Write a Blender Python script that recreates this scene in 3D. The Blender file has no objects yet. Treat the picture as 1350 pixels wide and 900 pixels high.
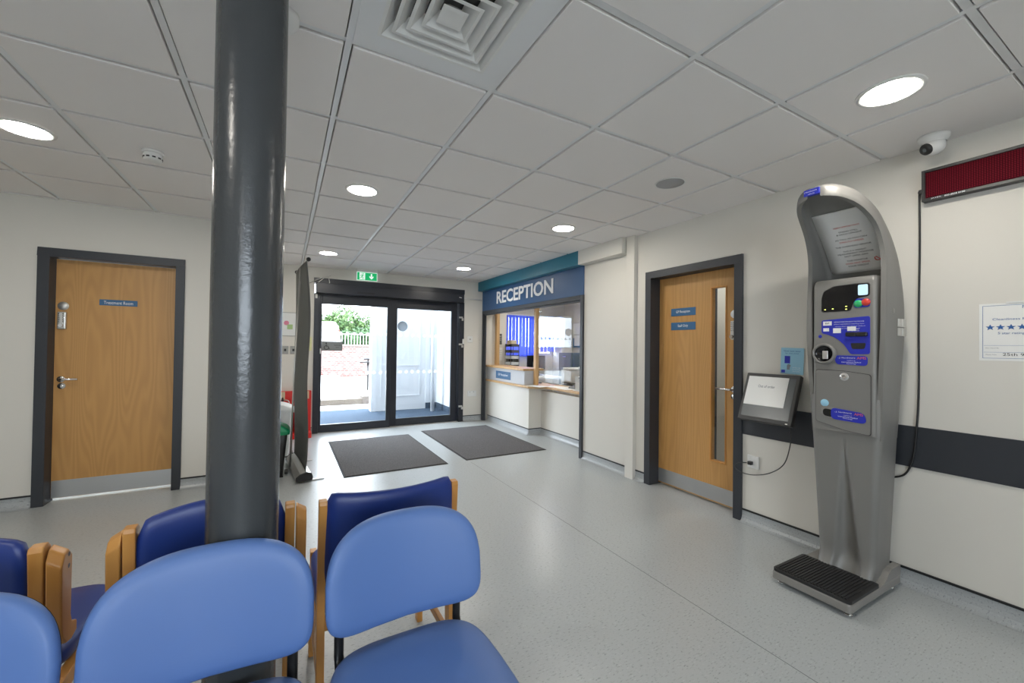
import bpy, bmesh, math, random
from mathutils import Vector, Matrix
random.seed(7)
SC = bpy.context.scene
COL = SC.collection
PI = math.pi

# ------------------------------------------------------------------ camera, world, sun, exposure
CAM_F, YAW, PITCH, ROLL, CAM_H = 537.99, 0.50708, 0.01266, 0.01265, 1.3209
def make_camera():
    f = Vector((math.sin(YAW)*math.cos(PITCH), math.cos(YAW)*math.cos(PITCH), math.sin(PITCH)))
    r = Vector((math.cos(YAW), -math.sin(YAW), 0)); u = r.cross(f)
    r2 = r*math.cos(ROLL)+u*math.sin(ROLL); u2 = -r*math.sin(ROLL)+u*math.cos(ROLL)
    cd = bpy.data.cameras.new('camera'); co = bpy.data.objects.new('camera', cd); COL.objects.link(co)
    cd.sensor_width = 36; cd.lens = CAM_F/1350*36; cd.clip_start = .05; cd.clip_end = 500
    co.matrix_world = Matrix(((r2.x, u2.x, -f.x, 0), (r2.y, u2.y, -f.y, 0), (r2.z, u2.z, -f.z, CAM_H), (0, 0, 0, 1)))
    SC.camera = co
make_camera()
W = bpy.data.worlds.new('world'); SC.world = W; W.use_nodes = True
bg = W.node_tree.nodes['Background']
bg.inputs[0].default_value = (.80, .90, 1, 1); bg.inputs[1].default_value = 11.0
sd = bpy.data.lights.new('sun', 'SUN'); so = bpy.data.objects.new('sun', sd); COL.objects.link(so)
sd.energy = 3.4; sd.angle = .01; sd.color = (1, .96, .9)
so.rotation_euler = Vector((.25, .75, -1)).to_track_quat('-Z', 'Y').to_euler()
pd = bpy.data.lights.new('door_portal', 'AREA'); po = bpy.data.objects.new('door_portal', pd); COL.objects.link(po)
pd.shape = 'RECTANGLE'; pd.size = 2.3; pd.size_y = 2.1; pd.cycles.is_portal = True
po.location = (1.55, 6.97, 1.05); po.rotation_euler = (-PI/2, 0, 0)
pd2 = bpy.data.lights.new('added_window_portal', 'AREA'); po2 = bpy.data.objects.new('added_window_portal', pd2); COL.objects.link(po2)
pd2.shape = 'RECTANGLE'; pd2.size = 2.5; pd2.size_y = 1.2; pd2.cycles.is_portal = True
po2.location = (-.4, -3.12, 1.62); po2.rotation_euler = (PI/2, 0, 0)  # portal for the window added behind the camera
pd3 = bpy.data.lights.new('office_portal', 'AREA'); po3 = bpy.data.objects.new('office_portal', pd3); COL.objects.link(po3)
pd3.shape = 'RECTANGLE'; pd3.size = 1.35; pd3.size_y = .95; pd3.cycles.is_portal = True
po3.location = (4.94, 8.32, 1.58); po3.rotation_euler = (-PI/2, 0, 0)
LAMP = 92.0
SC.view_settings.view_transform = 'Standard'; SC.view_settings.look = 'None'
SC.view_settings.exposure = 0.34; SC.view_settings.gamma = 1.0; SC.view_settings.use_curve_mapping = False
SC.cycles.max_bounces = 10; SC.cycles.diffuse_bounces = 6; SC.cycles.transparent_max_bounces = 12
SC.cycles.sample_clamp_indirect = 4.0
SC.cycles.use_denoising = True

# ------------------------------------------------------------------ materials
M = {}
def s2l(c):
    return tuple((v/255/12.92 if v/255 <= .04045 else ((v/255+.055)/1.055)**2.4) for v in c)
def mat(name, col, rough=.5, metal=0, spec=.5, bump=None, var=None, emit=None, alpha=None, trans=0, coat=0):
    m = bpy.data.materials.new(name); m.use_nodes = True; nt = m.node_tree; p = nt.nodes['Principled BSDF']
    p.inputs['Base Color'].default_value = (*col, 1); p.inputs['Roughness'].default_value = rough
    p.inputs['Metallic'].default_value = metal; p.inputs['Specular IOR Level'].default_value = spec
    p.inputs['Transmission Weight'].default_value = trans; p.inputs['Coat Weight'].default_value = coat
    if emit: p.inputs['Emission Color'].default_value = (*emit[0], 1); p.inputs['Emission Strength'].default_value = emit[1]
    if alpha is not None: p.inputs['Alpha'].default_value = alpha
    if bump or var:
        tc = nt.nodes.new('ShaderNodeTexCoord')
    if bump:
        n = nt.nodes.new('ShaderNodeTexNoise'); n.inputs['Scale'].default_value = bump[0]; n.inputs['Detail'].default_value = 4
        b = nt.nodes.new('ShaderNodeBump'); b.inputs['Strength'].default_value = bump[1]; b.inputs['Distance'].default_value = bump[2] if len(bump) > 2 else .002
        nt.links.new(tc.outputs['Object'], n.inputs['Vector']); nt.links.new(n.outputs['Fac'], b.inputs['Height']); nt.links.new(b.outputs[0], p.inputs['Normal'])
    if var:  # (scale, colour2, lo, hi)
        n2 = nt.nodes.new('ShaderNodeTexNoise'); n2.inputs['Scale'].default_value = var[0]; n2.inputs['Detail'].default_value = 5
        r = nt.nodes.new('ShaderNodeValToRGB'); r.color_ramp.elements[0].position = var[2]; r.color_ramp.elements[1].position = var[3]
        r.color_ramp.elements[0].color = (*col, 1); r.color_ramp.elements[1].color = (*var[1], 1)
        nt.links.new(tc.outputs['Object'], n2.inputs['Vector']); nt.links.new(n2.outputs['Fac'], r.inputs['Fac']); nt.links.new(r.outputs['Color'], p.inputs['Base Color'])
    M[name] = m; return m
def wood(name, c1, c2, ring=26, stretch=.55, rough=.42, fine=.25, amp=.22):
    m = bpy.data.materials.new(name); m.use_nodes = True; nt = m.node_tree; N = nt.nodes; L = nt.links; p = N['Principled BSDF']
    tc = N.new('ShaderNodeTexCoord'); sp = N.new('ShaderNodeSeparateXYZ'); L.new(tc.outputs['Object'], sp.inputs[0])
    ad = N.new('ShaderNodeMath'); ad.operation = 'ADD'; L.new(sp.outputs['X'], ad.inputs[0]); L.new(sp.outputs['Y'], ad.inputs[1])
    cb = N.new('ShaderNodeCombineXYZ'); L.new(ad.outputs[0], cb.inputs['X']); L.new(sp.outputs['Z'], cb.inputs['Z'])
    mp = N.new('ShaderNodeMapping'); mp.inputs['Scale'].default_value = (3.2, 1, stretch); L.new(cb.outputs[0], mp.inputs['Vector'])
    n1 = N.new('ShaderNodeTexNoise'); n1.inputs['Scale'].default_value = 1.3; n1.inputs['Detail'].default_value = 1.5; L.new(mp.outputs[0], n1.inputs['Vector'])
    mu = N.new('ShaderNodeMath'); mu.operation = 'MULTIPLY'; mu.inputs[1].default_value = ring; L.new(n1.outputs['Fac'], mu.inputs[0])
    fr = N.new('ShaderNodeMath'); fr.operation = 'SINE'
    m2 = N.new('ShaderNodeMath'); m2.operation = 'MULTIPLY'; m2.inputs[1].default_value = 6.28; L.new(mu.outputs[0], m2.inputs[0]); L.new(m2.outputs[0], fr.inputs[0])
    mp2 = N.new('ShaderNodeMapping'); mp2.inputs['Scale'].default_value = (220, 1, 5); L.new(cb.outputs[0], mp2.inputs['Vector'])
    n2 = N.new('ShaderNodeTexNoise'); n2.inputs['Scale'].default_value = 1; n2.inputs['Detail'].default_value = 3; L.new(mp2.outputs[0], n2.inputs['Vector'])
    a1 = N.new('ShaderNodeMath'); a1.operation = 'MULTIPLY_ADD'; a1.inputs[1].default_value = amp; a1.inputs[2].default_value = .38; L.new(fr.outputs[0], a1.inputs[0])
    a2 = N.new('ShaderNodeMath'); a2.operation = 'MULTIPLY_ADD'; a2.inputs[1].default_value = fine; L.new(n2.outputs['Fac'], a2.inputs[0]); L.new(a1.outputs[0], a2.inputs[2])
    r = N.new('ShaderNodeValToRGB'); r.color_ramp.elements[0].color = (*c1, 1); r.color_ramp.elements[1].color = (*c2, 1)
    L.new(a2.outputs[0], r.inputs['Fac']); L.new(r.outputs['Color'], p.inputs['Base Color']); p.inputs['Roughness'].default_value = rough
    M[name] = m
def glass(name, tint=(1, 1, 1), refl=1.0):
    m = bpy.data.materials.new(name); m.use_nodes = True; nt = m.node_tree; N = nt.nodes; L = nt.links
    N.remove(N['Principled BSDF']); out = N['Material Output']
    t = N.new('ShaderNodeBsdfTransparent'); t.inputs[0].default_value = (*tint, 1)
    g = N.new('ShaderNodeBsdfGlossy'); g.inputs['Roughness'].default_value = .02; g.inputs[0].default_value = (.9, .95, 1, 1)
    fz = N.new('ShaderNodeFresnel'); ge = N.new('ShaderNodeNewGeometry'); mr = N.new('ShaderNodeMapRange'); mr.inputs[3].default_value = 1.42; mr.inputs[4].default_value = 1/1.42
    L.new(ge.outputs['Backfacing'], mr.inputs[0]); L.new(mr.outputs[0], fz.inputs[0])
    mu = N.new('ShaderNodeMath'); mu.operation = 'MULTIPLY'; mu.inputs[1].default_value = refl; L.new(fz.outputs[0], mu.inputs[0])
    mx = N.new('ShaderNodeMixShader'); L.new(mu.outputs[0], mx.inputs[0]); L.new(t.outputs[0], mx.inputs[1]); L.new(g.outputs[0], mx.inputs[2]); L.new(mx.outputs[0], out.inputs[0])
    M[name] = m
def brick(name, c1, c2, mortar, scale, rough=.9):
    m = bpy.data.materials.new(name); m.use_nodes = True; nt = m.node_tree; N = nt.nodes; L = nt.links; p = N['Principled BSDF']
    tc = N.new('ShaderNodeTexCoord'); sp = N.new('ShaderNodeSeparateXYZ'); cb = N.new('ShaderNodeCombineXYZ')
    L.new(tc.outputs['Object'], sp.inputs[0]); L.new(sp.outputs['X'], cb.inputs['X']); L.new(sp.outputs['Z'], cb.inputs['Y'])
    b = N.new('ShaderNodeTexBrick'); b.inputs['Color1'].default_value = (*c1, 1); b.inputs['Color2'].default_value = (*c2, 1); b.inputs['Mortar'].default_value = (*mortar, 1)
    b.inputs['Scale'].default_value = scale; b.inputs['Mortar Size'].default_value = .02; L.new(cb.outputs[0], b.inputs['Vector']); L.new(b.outputs['Color'], p.inputs['Base Color'])
    p.inputs['Roughness'].default_value = rough; M[name] = m

mat('wall_paint', (.69, .665, .61), .6, bump=(90, .05))
mat('ceiling_tile', (.85, .82, .80), .85, bump=(260, .25, .001))
mat('ceiling_bar', (.78, .79, .80), .35)
def vinyl(name, c0, c1):
    m = mat(name, c0, .25, spec=.62); nt = m.node_tree; N = nt.nodes; L = nt.links; p = N['Principled BSDF']
    tc = N.new('ShaderNodeTexCoord')
    n = N.new('ShaderNodeTexNoise'); n.inputs['Scale'].default_value = 1; n.inputs['Detail'].default_value = 4; mpf = N.new('ShaderNodeMapping'); mpf.inputs['Scale'].default_value = (55, 150, 100); L.new(tc.outputs['Object'], mpf.inputs['Vector'])
    v = N.new('ShaderNodeTexNoise'); v.inputs['Scale'].default_value = 1.6; v.inputs['Detail'].default_value = 6
    r = N.new('ShaderNodeValToRGB'); e = r.color_ramp.elements; e[0].position = .30; e[0].color = (*[c*.55 for c in c0], 1); e[1].position = .42; e[1].color = (*c0, 1)
    k = e.new(.62); k.color = (*c0, 1); k = e.new(.72); k.color = (*c1, 1)
    mx = N.new('ShaderNodeMix'); mx.data_type = 'RGBA'; mx.blend_type = 'MULTIPLY'; mx.inputs[0].default_value = .5
    r2 = N.new('ShaderNodeValToRGB'); r2.color_ramp.elements[0].position = .2; r2.color_ramp.elements[0].color = (.93, .93, .93, 1); r2.color_ramp.elements[1].position = .8
    L.new(mpf.outputs[0], n.inputs['Vector']); L.new(tc.outputs['Object'], v.inputs['Vector']); L.new(n.outputs['Fac'], r.inputs['Fac']); L.new(v.outputs['Fac'], r2.inputs['Fac'])
    L.new(r.outputs['Color'], mx.inputs[6]); L.new(r2.outputs['Color'], mx.inputs[7]); L.new(mx.outputs[2], p.inputs['Base Color'])
    rr = N.new('ShaderNodeMapRange'); rr.inputs[3].default_value = .29; rr.inputs[4].default_value = .31; L.new(v.outputs['Fac'], rr.inputs[0]); L.new(rr.outputs[0], p.inputs['Roughness'])
    b = N.new('ShaderNodeBump'); b.inputs['Strength'].default_value = .12; b.inputs['Distance'].default_value = .001; L.new(n.outputs['Fac'], b.inputs['Height']); L.new(b.outputs[0], p.inputs['Normal'])
vinyl('vinyl_floor', (.43, .455, .46), (.53, .555, .56))
vinyl('vinyl_skirting', (.38, .40, .41), (.46, .48, .49))
mat('seam_grey', (.16, .165, .17), .6)
mat('skirting_cap', (.012, .013, .015), .4)
mat('charcoal_paint', (.030, .034, .042), .45)
mat('charcoal_frame', (.016, .018, .026), .35)
mat('frame_seal', (.005, .005, .006), .5)
wood('oak_veneer', (.41, .205, .06), (.60, .33, .11), ring=20, stretch=.32, amp=.15)
wood('beech_wood', (.50, .22, .05), (.63, .31, .08), ring=10, stretch=.3, fine=.15, rough=.35)
wood('counter_wood', (.50, .30, .13), (.66, .43, .21), ring=10, fine=.2)
mat('steel_plate', (.55, .56, .57), .38, .9)
mat('chrome', (.75, .75, .74), .2, 1)
mat('satin_silver', (.62, .61, .58), .35, .7)
mat('column_paint', (.046, .051, .055), .25, spec=.6, bump=(50, .28, .004))
mat('light_blue_vinyl', (.095, .185, .45), .46, bump=(500, .12, .0005))
mat('navy_vinyl', (.012, .035, .20), .40, bump=(500, .12, .0005))
mat('black_metal', (.012, .012, .013), .35)
mat('black_plastic', (.018, .018, .019), .4)
mat('dark_grey_plastic', (.045, .045, .045), .45)
mat('kiosk_grey', (.215, .21, .20), .42, .15, bump=(300, .1, .0005))
mat('kiosk_base_grey', (.25, .24, .225), .42, .1)
mat('white_plastic', (.78, .78, .76), .35)
mat('box_grey', (.50, .52, .55), .45)
mat('paper', (.82, .82, .80), .7)
mat('sign_blue', (.035, .125, .26), .4)
mat('fascia_blue', (.022, .085, .21), .42)
mat('bulkhead_teal', (.012, .16, .24), .42)
mat('label_blue', (.02, .03, .42), .35)
mat('sky_blue', (.30, .56, .72), .5)
mat('white_ink', (.85, .86, .87), .5)
mat('black_ink', (.02, .02, .025), .6)
mat('red_ink', (.62, .05, .04), .5)
mat('orange_ink', (.75, .13, .05), .5)
mat('blue_ink', (.03, .12, .36), .5)
mat('grey_ink', (.2, .21, .24), .6)
mat('screen_black', (.008, .008, .009), .12)
mat('screen_grey', (.11, .12, .125), .25)
mat('led_red', (.055, .002, .006), .8, spec=.1)
mat('led_dot', (.17, .008, .018), .7, spec=.1)
mat('lamp_lens', (1, 1, .98), .3, emit=((1, .945, .85), LAMP))
mat('button_green', (.02, .42, .14), .3)
mat('button_red', (.62, .05, .03), .3)
mat('glow_yellow', (.8, .8, .1), .3, emit=((.9, .95, .25), 1.6))
mat('exit_green', (.0, .30, .10), .4, emit=((.0, .42, .13), .55))
mat('exit_white', (.8, .85, .82), .4, emit=((.85, 1, .92), .55))
mat('entrance_mat', (.060, .057, .060), .95, bump=(500, .9, .004), var=(130, (.16, .15, .15), .42, .66))
mat('mat_edge', (.025, .024, .025), .8)
mat('banner_grey', (.10, .105, .10), .6, bump=(6, .2, .02))
mat('fire_red', (.62, .018, .012), .4)
mat('cream_label', (.62, .52, .35), .6)
mat('bin_green', (.0, .22, .085), .4)
mat('bin_white', (.72, .73, .72), .4)
mat('yellow_sign', (.72, .70, .38), .5)
mat('pale_green', (.35, .5, .22), .5)
mat('blind_blue', (.10, .16, .60), .6, emit=None)
mat('grey_steel', (.10, .145, .19), .45)
mat('ext_white', (.66, .69, .72), .6)
mat('ext_mat', (.030, .045, .068), .95, spec=.1, bump=(500, .6, .003), var=(100, (.07, .10, .14), .4, .65))
mat('concrete', (.62, .61, .58), .85, bump=(30, .2), var=(8, (.52, .51, .49), .4, .7))
mat('stone_dark', (.10, .08, .07), .9, var=(30, (.16, .14, .12), .4, .7))
brick('brickwork', (.115, .045, .038), (.12, .095, .09), (.21, .195, .19), 3.4)
brick('kerb_brick', (.12, .095, .075), (.15, .125, .10), (.09, .08, .07), 9.0)
mat('leaf', (.03, .08, .018), .6, var=(3, (.085, .14, .04), .35, .65))
mat('leaf_dark', (.02, .055, .018), .6, var=(3, (.05, .11, .035), .35, .65))
mat('bark', (.12, .08, .05), .9)
mat('car_glass', (.02, .025, .03), .1)
mat('frosted', (.33, .37, .40), .7)
mat('sticker_grey', (.36, .36, .34), .6)
glass('door_glass'); glass('hatch_glass', (.98, .99, 1), .6); glass('vision_glass', (.90, .93, .95), 1.2)
mat('acrylic', (.9, .95, .97), .05, alpha=.45)
_v = mat('white_vinyl', (.85, .87, .88), .6); _nt = _v.node_tree; _t = _nt.nodes.new('ShaderNodeBsdfTranslucent'); _t.inputs[0].default_value = (.9, .93, .95, 1)
_x = _nt.nodes.new('ShaderNodeMixShader'); _x.inputs[0].default_value = .6; _nt.links.new(_nt.nodes['Principled BSDF'].outputs[0], _x.inputs[1]); _nt.links.new(_t.outputs[0], _x.inputs[2]); _nt.links.new(_x.outputs[0], _nt.nodes['Material Output'].inputs[0])
for _n, _c in (('sticker_film', (.20, .20, .19)), ('sticker_disc', (.11, .13, .15))):
    _v = mat(_n, (.4, .41, .41), .6); _nt = _v.node_tree; _t = _nt.nodes.new('ShaderNodeBsdfTranslucent'); _t.inputs[0].default_value = (*_c, 1)
    _x = _nt.nodes.new('ShaderNodeMixShader'); _x.inputs[0].default_value = .6; _nt.links.new(_nt.nodes['Principled BSDF'].outputs[0], _x.inputs[1]); _nt.links.new(_t.outputs[0], _x.inputs[2]); _nt.links.new(_x.outputs[0], _nt.nodes['Material Output'].inputs[0])
# vertical blinds let daylight through
_m = M['blind_blue']; _nt = _m.node_tree; _p = _nt.nodes['Principled BSDF']
_t = _nt.nodes.new('ShaderNodeBsdfTranslucent'); _t.inputs[0].default_value = (.22, .30, .80, 1)
_x = _nt.nodes.new('ShaderNodeMixShader'); _x.inputs[0].default_value = .55
_nt.links.new(_p.outputs[0], _x.inputs[1]); _nt.links.new(_t.outputs[0], _x.inputs[2]); _nt.links.new(_x.outputs[0], _nt.nodes['Material Output'].inputs[0])

# ------------------------------------------------------------------ mesh building helpers
class MB:
    def __init__(s): s.bm = bmesh.new()
    def face(s, pts, smooth=False):
        f = s.bm.faces.new([s.bm.verts.new(p) for p in pts]); f.smooth = smooth; return s
    def box(s, a, b, bev=0, seg=2):
        t = bmesh.new(); bmesh.ops.create_cube(t, size=1)
        for v in t.verts: v.co = Vector([a[i]+(v.co[i]+.5)*(b[i]-a[i]) for i in range(3)])
        if bev: bmesh.ops.bevel(t, geom=t.edges[:], offset=bev, segments=seg, affect='EDGES', profile=.5)
        s._add(t); return s
    def _add(s, t, mx=None, smooth=None):
        if mx is not None: bmesh.ops.transform(t, matrix=mx, verts=t.verts)
        me = bpy.data.meshes.new('tmp'); t.to_mesh(me); t.free(); s.bm.from_mesh(me); bpy.data.meshes.remove(me)
    def obox(s, c, ax, half, bev=0, seg=2):   # oriented box; ax three unit vectors
        t = bmesh.new(); bmesh.ops.create_cube(t, size=2)
        for v in t.verts: v.co = Vector([v.co[i]*half[i] for i in range(3)])
        if bev: bmesh.ops.bevel(t, geom=t.edges[:], offset=bev, segments=seg, affect='EDGES', profile=.5)
        mx = Matrix([[ax[0][i], ax[1][i], ax[2][i], c[i]] for i in range(3)]+[[0, 0, 0, 1]])
        s._add(t, mx); return s
    def loft(s, secs, closed=True, caps=True, smooth=True):
        rings = [[s.bm.verts.new(p) for p in sec] for sec in secs]; n = len(rings[0])
        for a, b in zip(rings, rings[1:]):
            for i in range(n if closed else n-1):
                j = (i+1) % n
                try: f = s.bm.faces.new((a[i], a[j], b[j], b[i])); f.smooth = smooth
                except ValueError: pass
        if caps:
            for r in (rings[0][::-1], rings[-1]):
                try: s.bm.faces.new(r)
                except ValueError: pass
        return s
    def prism(s, poly, axis, a, b, smooth=False):  # poly 2D in the other two axes (cyclic order), extruded along axis
        def P(u, v, w):
            return {'x': (w, u, v), 'y': (u, w, v), 'z': (u, v, w)}[axis]
        return s.loft([[P(u, v, a) for u, v in poly], [P(u, v, b) for u, v in poly]], smooth=smooth)
    def tube(s, path, r, n=10, caps=True):
        path = [Vector(p) for p in path]; rr = r if isinstance(r, (list, tuple)) else [r]*len(path); secs = []
        up = None
        for i, p in enumerate(path):
            d = (path[min(i+1, len(path)-1)]-path[max(i-1, 0)]).normalized()
            if up is None: up = Vector((0, 0, 1)) if abs(d.z) < .9 else Vector((1, 0, 0))
            x = d.cross(up).normalized(); y = x.cross(d).normalized(); up = y
            secs.append([p+(x*math.cos(t)+y*math.sin(t))*rr[i] for t in [2*PI*k/n for k in range(n)]])
        return s.loft(secs, caps=caps)
    def lathe(s, prof, c, axis=(0, 0, 1), n=32, caps=False):
        a = Vector(axis).normalized(); x = a.orthogonal().normalized(); y = a.cross(x); c = Vector(c)
        return s.loft([[c+a*h+(x*math.cos(2*PI*k/n)+y*math.sin(2*PI*k/n))*max(r, 1e-5) for k in range(n)] for r, h in prof], caps=caps)
    def build(s, name, m, parent=None, bevel=0, smooth=None, kind=None, weld=True):
        if weld: bmesh.ops.remove_doubles(s.bm, verts=s.bm.verts, dist=1e-6)
        bmesh.ops.recalc_face_normals(s.bm, faces=s.bm.faces)
        me = bpy.data.meshes.new(name); s.bm.to_mesh(me); s.bm.free()
        o = bpy.data.objects.new(name, me); COL.objects.link(o)
        if parent:
            r = parent
            while r.parent: r = r.parent
            off = -Vector(r.location)
            if r.type == 'EMPTY': me.transform(Matrix.Translation(off))
            o.parent = parent
        me.materials.append(M[m] if isinstance(m, str) else m)
        if smooth is not None:
            for p in me.polygons: p.use_smooth = smooth
        if bevel:
            b = o.modifiers.new('bevel', 'BEVEL'); b.width = bevel; b.segments = 2; b.limit_method = 'ANGLE'
        if kind: o['kind'] = kind
        return o
def autosmooth(o, ang=40):
    me = o.data; bm = bmesh.new(); bm.from_mesh(me)
    for f in bm.faces: f.smooth = True
    for e in bm.edges:
        if len(e.link_faces) == 2 and e.calc_face_angle(0) > math.radians(ang): e.smooth = False
        else: e.smooth = True
    bm.to_mesh(me); bm.free(); return o
def tag(o, label, cat, group=None):
    o['label'] = label; o['category'] = cat
    if group: o['group'] = group
    return o
def thing(name, label, cat, loc, group=None):
    o = bpy.data.objects.new(name, None); COL.objects.link(o); o.location = loc; o.empty_display_size = .1
    return tag(o, label, cat, group)
def struct(name, mb, m, **k):
    o = mb.build(name, m, **k); o['kind'] = 'structure'; return o
def part(o, label): o['label'] = label; return o
def copy_tree(o, parent=None):
    c = o.copy(); COL.objects.link(c); c.parent = parent
    for ch in list(o.children): copy_tree(ch, c)
    return c
def text_mb(lines, org, right, up, nrm, depth=.001, mb=None, bold=0):
    """lines: (string, centre_u, centre_v, width, height) laid on the plane through org"""
    org, right, up, nrm = Vector(org), Vector(right), Vector(up), Vector(nrm); mb = mb or MB()
    for st, cu, cv, w, h in lines:
        cu_ = bpy.data.curves.new('t', 'FONT'); cu_.body = st; cu_.size = 1; cu_.extrude = 0; cu_.resolution_u = 3; cu_.offset = bold
        ob = bpy.data.objects.new('t', cu_); me = bpy.data.meshes.new_from_object(ob)
        xs = [v.co.x for v in me.vertices]; ys = [v.co.y for v in me.vertices]
        if not xs: continue
        x0, x1, y0, y1 = min(xs), max(xs), min(ys), max(ys)
        sx = w/(x1-x0); sy = h/(y1-y0)
        vs = [mb.bm.verts.new(org+right*(cu+(v.co.x-(x0+x1)/2)*sx)+up*(cv+(v.co.y-(y0+y1)/2)*sy)+nrm*depth) for v in me.vertices]
        for p in me.polygons:
            try: mb.bm.faces.new([vs[i] for i in p.vertices])
            except ValueError: pass
        bpy.data.objects.remove(ob); bpy.data.curves.remove(cu_); bpy.data.meshes.remove(me)
    return mb
def rrect(x0, y0, x1, y1, r, n=6):
    pts = []
    for cx, cy, a in ((x1-r, y1-r, 0), (x0+r, y1-r, 90), (x0+r, y0+r, 180), (x1-r, y0+r, 270)):
        for k in range(n+1):
            t = math.radians(a+90*k/n); pts.append((cx+r*math.cos(t), cy+r*math.sin(t)))
    return pts
RW = dict(right=(0, -1, 0), up=(0, 0, 1), nrm=(-1, 0, 0))     # things read on the right-hand wall
BW = dict(right=(1, 0, 0), up=(0, 0, 1), nrm=(0, -1, 0))      # things read on walls facing the camera side

XR, YL, YF, ZC = 3.113, 4.68, 6.70, 2.473
# ------------------------------------------------------------------ the setting
struct('floor', MB().box((-3.3, -3, -.12), (6.2, 6.83, 0)).box((3.4, 6.83, -.12), (6.2, 8.3, 0)), 'vinyl_floor')
struct('trim_9', MB().box((1.872, -2, -.001), (1.8755, 4.3, .0004)), 'seam_grey')
def ceiling():
    tiles = MB(); bars = MB()
    xs = [-1.0077+.6*i for i in range(-4, 8)]; ys = [2.2469+.6*j for j in range(-9, 9)]
    for i, x in enumerate(xs):
        for j, y in enumerate(ys):
            x0, x1, y0, y1 = x+.018, x+.582, y+.018, y+.582
            if abs(x-.1923) < .01 and abs(y-1.0469) < .01: continue     # the air diffuser's cell
            x0, x1, y0, y1 = max(x0, -3.2), min(x1, XR), max(y0, -2.9), min(y1, YF)
            if x1-x0 < .02 or y1-y0 < .02: continue
            tiles.box((x0, y0, ZC-.008), (x1, y1, ZC+.02), .002, 1)
    for x in xs: bars.box((x-.012, -2.9, ZC), (x+.012, YF, ZC+.01)) if x < XR else None
    for y in ys:
        if y < YF: bars.box((-3.2, y-.012, ZC+.0003), (XR, y+.012, ZC+.0103))
    tiles.box((-3.3, -3.1, ZC+.07), (3.4, YF+.25, ZC+.22)); tiles.box((3.4, .3, ZC+.07), (6.3, 8.4, ZC+.22))
    tiles.box((XR+.02, -3, ZC), (6.2, 8.3, ZC+.02))
    struct('ceiling', tiles, 'ceiling_tile'); struct('trim_1', bars, 'ceiling_bar')
ceiling()
DL0, DL1 = -1.735, -.805     # left door frame
w = MB(); w.box((-3.2, YL, 0), (DL0+.02, YL+.16, ZC+.05)); w.box((DL1-.02, YL, 0), (-.35, YL+.16, ZC+.05)); w.box((DL0+.02, YL, 2.05), (DL1-.02, YL+.16, ZC+.05))
struct('wall_left', w, 'wall_paint')
struct('wall_recess', MB().box((-.51, YL+.16, 0), (-.35, YF+.2, ZC+.05)), 'wall_paint')
struct('wall_west', MB().box((-3.3, -3, 0), (-3.2, YL+.16, ZC+.05)), 'wall_paint')
w = MB(); w.box((-3.3, -3.1, 0), (XR+.3, -3, 1.05)); w.box((-3.3, -3.1, 2.2), (XR+.3, -3, ZC+.05)); w.box((-3.3, -3.1, 1.05), (-1.6, -3, 2.2)); w.box((.8, -3.1, 1.05), (XR+.3, -3, 2.2))
struct('wall_south', w, 'wall_paint')
f = MB(); [f.box((x-.03, -3.07, 1.08), (x+.03, -3.01, 2.17)) for x in (-1.57, -.4, .77)]; f.box((-1.6, -3.07, 1.05), (.8, -3.01, 1.08)); f.box((-1.6, -3.07, 2.17), (.8, -3.01, 2.2))
_w = struct('added_window', f, 'white_plastic'); MB().box((-1.6, -3.043, 1.08), (.8, -3.037, 2.17)).build('glass_pane', 'door_glass', _w)  # unseen window added behind the camera for soft daylight on room and ceiling
w = MB(); w.box((-.35, YF, 0), (.365, YF+.25, ZC+.05)); w.box((2.745, YF, 0), (3.60, YF+.25, ZC+.05)); w.box((.365, YF, 2.30), (2.745, YF+.25, ZC+.05))
struct('wall_far', w, 'wall_paint')
w = MB(); w.box((XR, -3, 0), (XR+.24, 1.92, ZC+.05)); w.box((XR, 2.86, 0), (XR+.24, 3.86, ZC+.05)); w.box((XR, 1.92, 2.05), (XR+.24, 2.86, ZC+.05))
w.box((XR, 3.86, 1.93), (XR+.24, YF, ZC+.05))
struct('wall_right', w, 'wall_paint')
struct('wall_recess_side', MB().box((XR+.24, 3.70, 0), (3.62, 3.86, ZC+.05)), 'wall_paint')
# boxed pipe beside the hatch and white bulkhead above
struct('trim_2', MB().box((XR-.045, 3.00, 0), (XR, 3.11, ZC)), 'wall_paint', bevel=.002)
struct('trim_3', MB().box((XR-.10, 3.12, 2.30), (XR, 3.84, ZC)), 'wall_paint', bevel=.002)
# coved vinyl skirting with dark cap strip
def skirt(name, p0, p1, nrm):
    p0, p1, n = Vector((*p0, 0)), Vector((*p1, 0)), Vector((*nrm, 0)); prof = [(.002, .088), (.004, .05), (.009, .028), (.020, .012), (.038, .004), (.055, .0012)]
    mb = MB(); mb.loft([[p+n*d+Vector((0, 0, z)) for d, z in prof]+[p+n*.0001+Vector((0, 0, .0006)), p+n*.0001+Vector((0, 0, .088))] for p in (p0, p1)], smooth=False)
    o = struct(name, mb, 'vinyl_skirting')
    d = (p1-p0).normalized(); mb = MB(); c = (p0+p1)/2
    mb.obox(c+n*.004+Vector((0, 0, .093)), (d, n, Vector((0, 0, 1))), ((p1-p0).length/2, .004, .006)); mb.build('skirting_cap', 'skirting_cap', o)
skirt('baseboard_right', (XR, -3), (XR, 1.90), (-1, 0)); skirt('baseboard_right_middle', (XR, 3.11), (XR, 3.835), (-1, 0)); skirt('baseboard_right_jamb', (XR, 2.88), (XR, 3.0), (-1, 0))
skirt('baseboard_left', (-3.2, YL), (DL0, YL), (0, -1)); skirt('baseboard_left_inner', (DL1, YL), (-.35, YL), (0, -1))
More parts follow.
